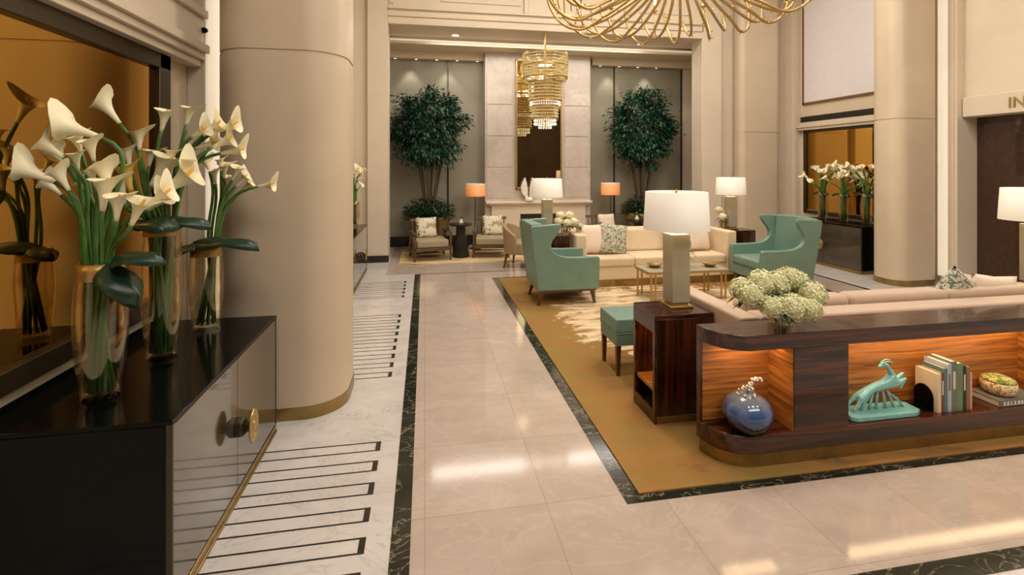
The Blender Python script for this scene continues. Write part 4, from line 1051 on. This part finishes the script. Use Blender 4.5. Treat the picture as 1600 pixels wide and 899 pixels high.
# ------------------------------------------------------------------ far seating
def lounge_chair(loc, rz, label):
    t = thing('lounge_chair', label, 'armchair', loc, rz, 'wooden lounge chairs by the fireplace')
    mk('seat_cushion', B().box(-.31, .31, -.32, .30, .26, .42), 'lounge', t, bev=.04, seg=4)
    mk('seat_frame', B().box(-.33, .33, -.33, .33, .20, .26), 'loungewood', t, bev=.006)
    b = B()
    for i in range(7): b.cbox((-.28 + i * .093, .36, .56), (.025, .02, .36), 0, -.2)
    b.cbox((0, .40, .76), (.66, .035, .06), 0, -.2).cbox((0, .33, .40), (.66, .03, .05), 0, -.2)
    mk('back_frame', b, 'loungewood', t, bev=.004)
    for s in (-1, 1):
        mk('armrest', B().cbox((s * .345, -.02, .56), (.055, .66, .03)).cbox((s * .345, -.3, .42), (.035, .04, .26)).cbox((s * .345, .25, .42), (.035, .04, .26)), 'loungewood', t, bev=.006)
    for x in (-1, 1):
        for y in (-1, 1): mk('leg', B().lathe([(.018, 0), (.028, .3)], 4, c=(x * .345, y * .30, 0)), 'loungewood', t)
    for y in (-.3, .3): mk('stretcher', B().box(-.345, .345, y - .01, y + .01, .05, .07), 'loungewood', t)
    t.scale = (.95, .95, .9)
    return t
lc = lounge_chair((.10, 9.38, .012), .18, 'wooden lounge chair with print pillow, below the left ficus tree')
dup(lc, (1.27, 9.5, .012), -.12, 'wooden lounge chair with print pillow, in front of the fireplace left side')
dup(lc, (4.86, 9.35, .012), -.18, 'wooden lounge chair behind the cream sofa, far right')
dup(lc, (3.66, 9.5, .012), .12, 'wooden lounge chair behind the cream sofa, near the fireplace')
pillow((.03, 9.52, .012 + .56), .18, .28, .40, 'pillowk', 'floral print pillow on the lounge chair below the left ficus')
pillow((1.31, 9.64, .012 + .56), -.12, .28, .40, 'pillowk', 'floral print pillow on the lounge chair before the fireplace')
pillow((4.82, 9.49, .012 + .56), -.18, .28, .38, 'pilloww', 'pale pillow on the far right lounge chair behind the sofa')
pillow((3.69, 9.64, .012 + .56), .12, .28, .38, 'pilloww', 'pale pillow on the lounge chair right of the fireplace')
def ped_table(loc, label):
    t = thing('pedestal_table', label, 'side table', loc, group='dark pedestal tables')
    mk('table_top', B().lathe([(0, .60), (.21, .60), (.22, .62), (.22, .635), (0, .635)], 36), 'darktable', t)
    mk('pedestal', B().lathe([(0, 0), (.16, 0), (.155, .30), (.09, .42), (.09, .60), (0, .60)], 8), 'darktable', t)
    return t
pt = ped_table((.68, 9.42, .012), 'dark pedestal table between the two left lounge chairs')
dup(pt, (4.26, 9.4, .012), 0, 'dark pedestal table between the two lounge chairs behind the sofa')
def budvase(loc, label):
    t = thing('bud_vase', label, 'vase', loc); mk('body', B().lathe([(0, 0), (.035, 0), (.045, .03), (.02, .07), (.018, .09), (0, .09)], 16), 'white', t, smooth=True)
    b = B(); rr = random.Random(4)
    for i in range(14):
        d = Vector((rr.gauss(0, 1), rr.gauss(0, 1), 1.2)).normalized(); b.leaf(Vector((0, 0, .09)) + d * rr.uniform(0, .05), d, Vector((0, 0, 1)), .05, .02)
    mk('sprig', b, 'stem', t)
budvase((.68, 9.38, .647), 'small white bud vase on the left pedestal table')
budvase((4.24, 9.4, .647), 'small white bud vase on the right pedestal table')
# beige tub chair
t = thing('tub_chair', 'beige barrel-backed chair with dark legs, behind the left teal chair', 'armchair', (1.66, 8.40, .0012), -.5)
b = B(); rows = []
for i in range(15):
    a = PI * .62 + (2 * PI - PI * 1.24 + .0) * i / 14 + 0; a = .55 * PI + (1.9 - .55 * 1) * 0 + (i / 14) * (PI * .9) + 0
    a = .5 * PI + i / 14 * PI; top = .56 + .18 * math.sin((i / 14) * PI) ** .8
    cx, cy = math.cos(a), math.sin(a)
    rows.append([b.bm.verts.new(p) for p in ((.30 * cx, .31 * cy, .24), (.335 * cx, .35 * cy, top), (.27 * cx, .285 * cy, top), (.24 * cx, .25 * cy, .24))])
for p, q in zip(rows, rows[1:]):
    for k in range(4): b.bm.faces.new((p[k], p[(k + 1) % 4], q[(k + 1) % 4], q[k]))
b.bm.faces.new(rows[0][::-1]); b.bm.faces.new(rows[-1])
mk('backrest', b, 'tub', t, bev=.02, seg=3)
mk('seat', B().prism(rrect(-.25, .30, -.26, .26, .12), .24, .44), 'tub', t, bev=.03, seg=3)
for x in (-1, 1):
    for y in (-1, 1): mk('leg', B().tube([(x * .24, y * .25, 0), (x * .2, y * .2, .25)], [.014, .024], 8), 'walnut', t)

# ------------------------------------------------------------------ recessed downlights
def downlight(loc, r_, label, group):
    t = thing('downlight', label, 'light', loc, group=group)
    mk('bezel', B().lathe([(r_, 0), (r_ + .015, 0), (r_ + .015, -.008), (r_, -.008), (r_, 0)], 24, caps=False), 'white', t)
    mk('lamp_disc', B().lathe([(0, -.002), (r_, -.002), (r_, -.005), (0, -.005)], 24), 'lampw', t)
    return t
dl = downlight((.60, 9.78, 4.331), .07, 'recessed downlight in the recess ceiling, left', 'downlights of the recess')
dup(dl, (4.5, 9.78, 4.331), 0, 'recessed downlight in the recess ceiling, right')
sd = downlight((-.62, 10.82, 4.05), .028, 'small downlight over the left taupe panels', 'small downlights over the left panels')
for i in range(1, 5): dup(sd, (-.62 + .44 * i, 10.82, 4.05))
for i in range(4): dup(sd, (3.98 + .46 * i, 10.82, 4.05), label='small downlight over the right taupe panels', group='small downlights over the right panels')
for x in (-.3, .5, 4.2, 5.1): spot('panel_wash', (x, 10.72, 4.0), (x, 10.8, 0), 16, 1.3, WARM)
spot('breast_wash', (2.46, 10.1, 4.1), (2.46, 10.5, 1.0), 6, 1.4, WARM)
spot('breast_wash', (1.4, 10.1, 4.1), (1.5, 10.5, 1.0), 3, 1.0, WARM)
spot('right_wall_spot', (4.6, 4.0, 5.9), (7.6, 5.4, 1.9), 60, .50, WARM, .08, .02)
# furniture washes from the ceiling
spot('sofa_spot', (3.2, 5.0, 6.0), (3.2, 6.8, .4), 160, .7, WARM, .6)
spot('console_spot', (2.4, .2, 6.0), (2.6, 2.6, .4), 50, .6, WARM, .6)
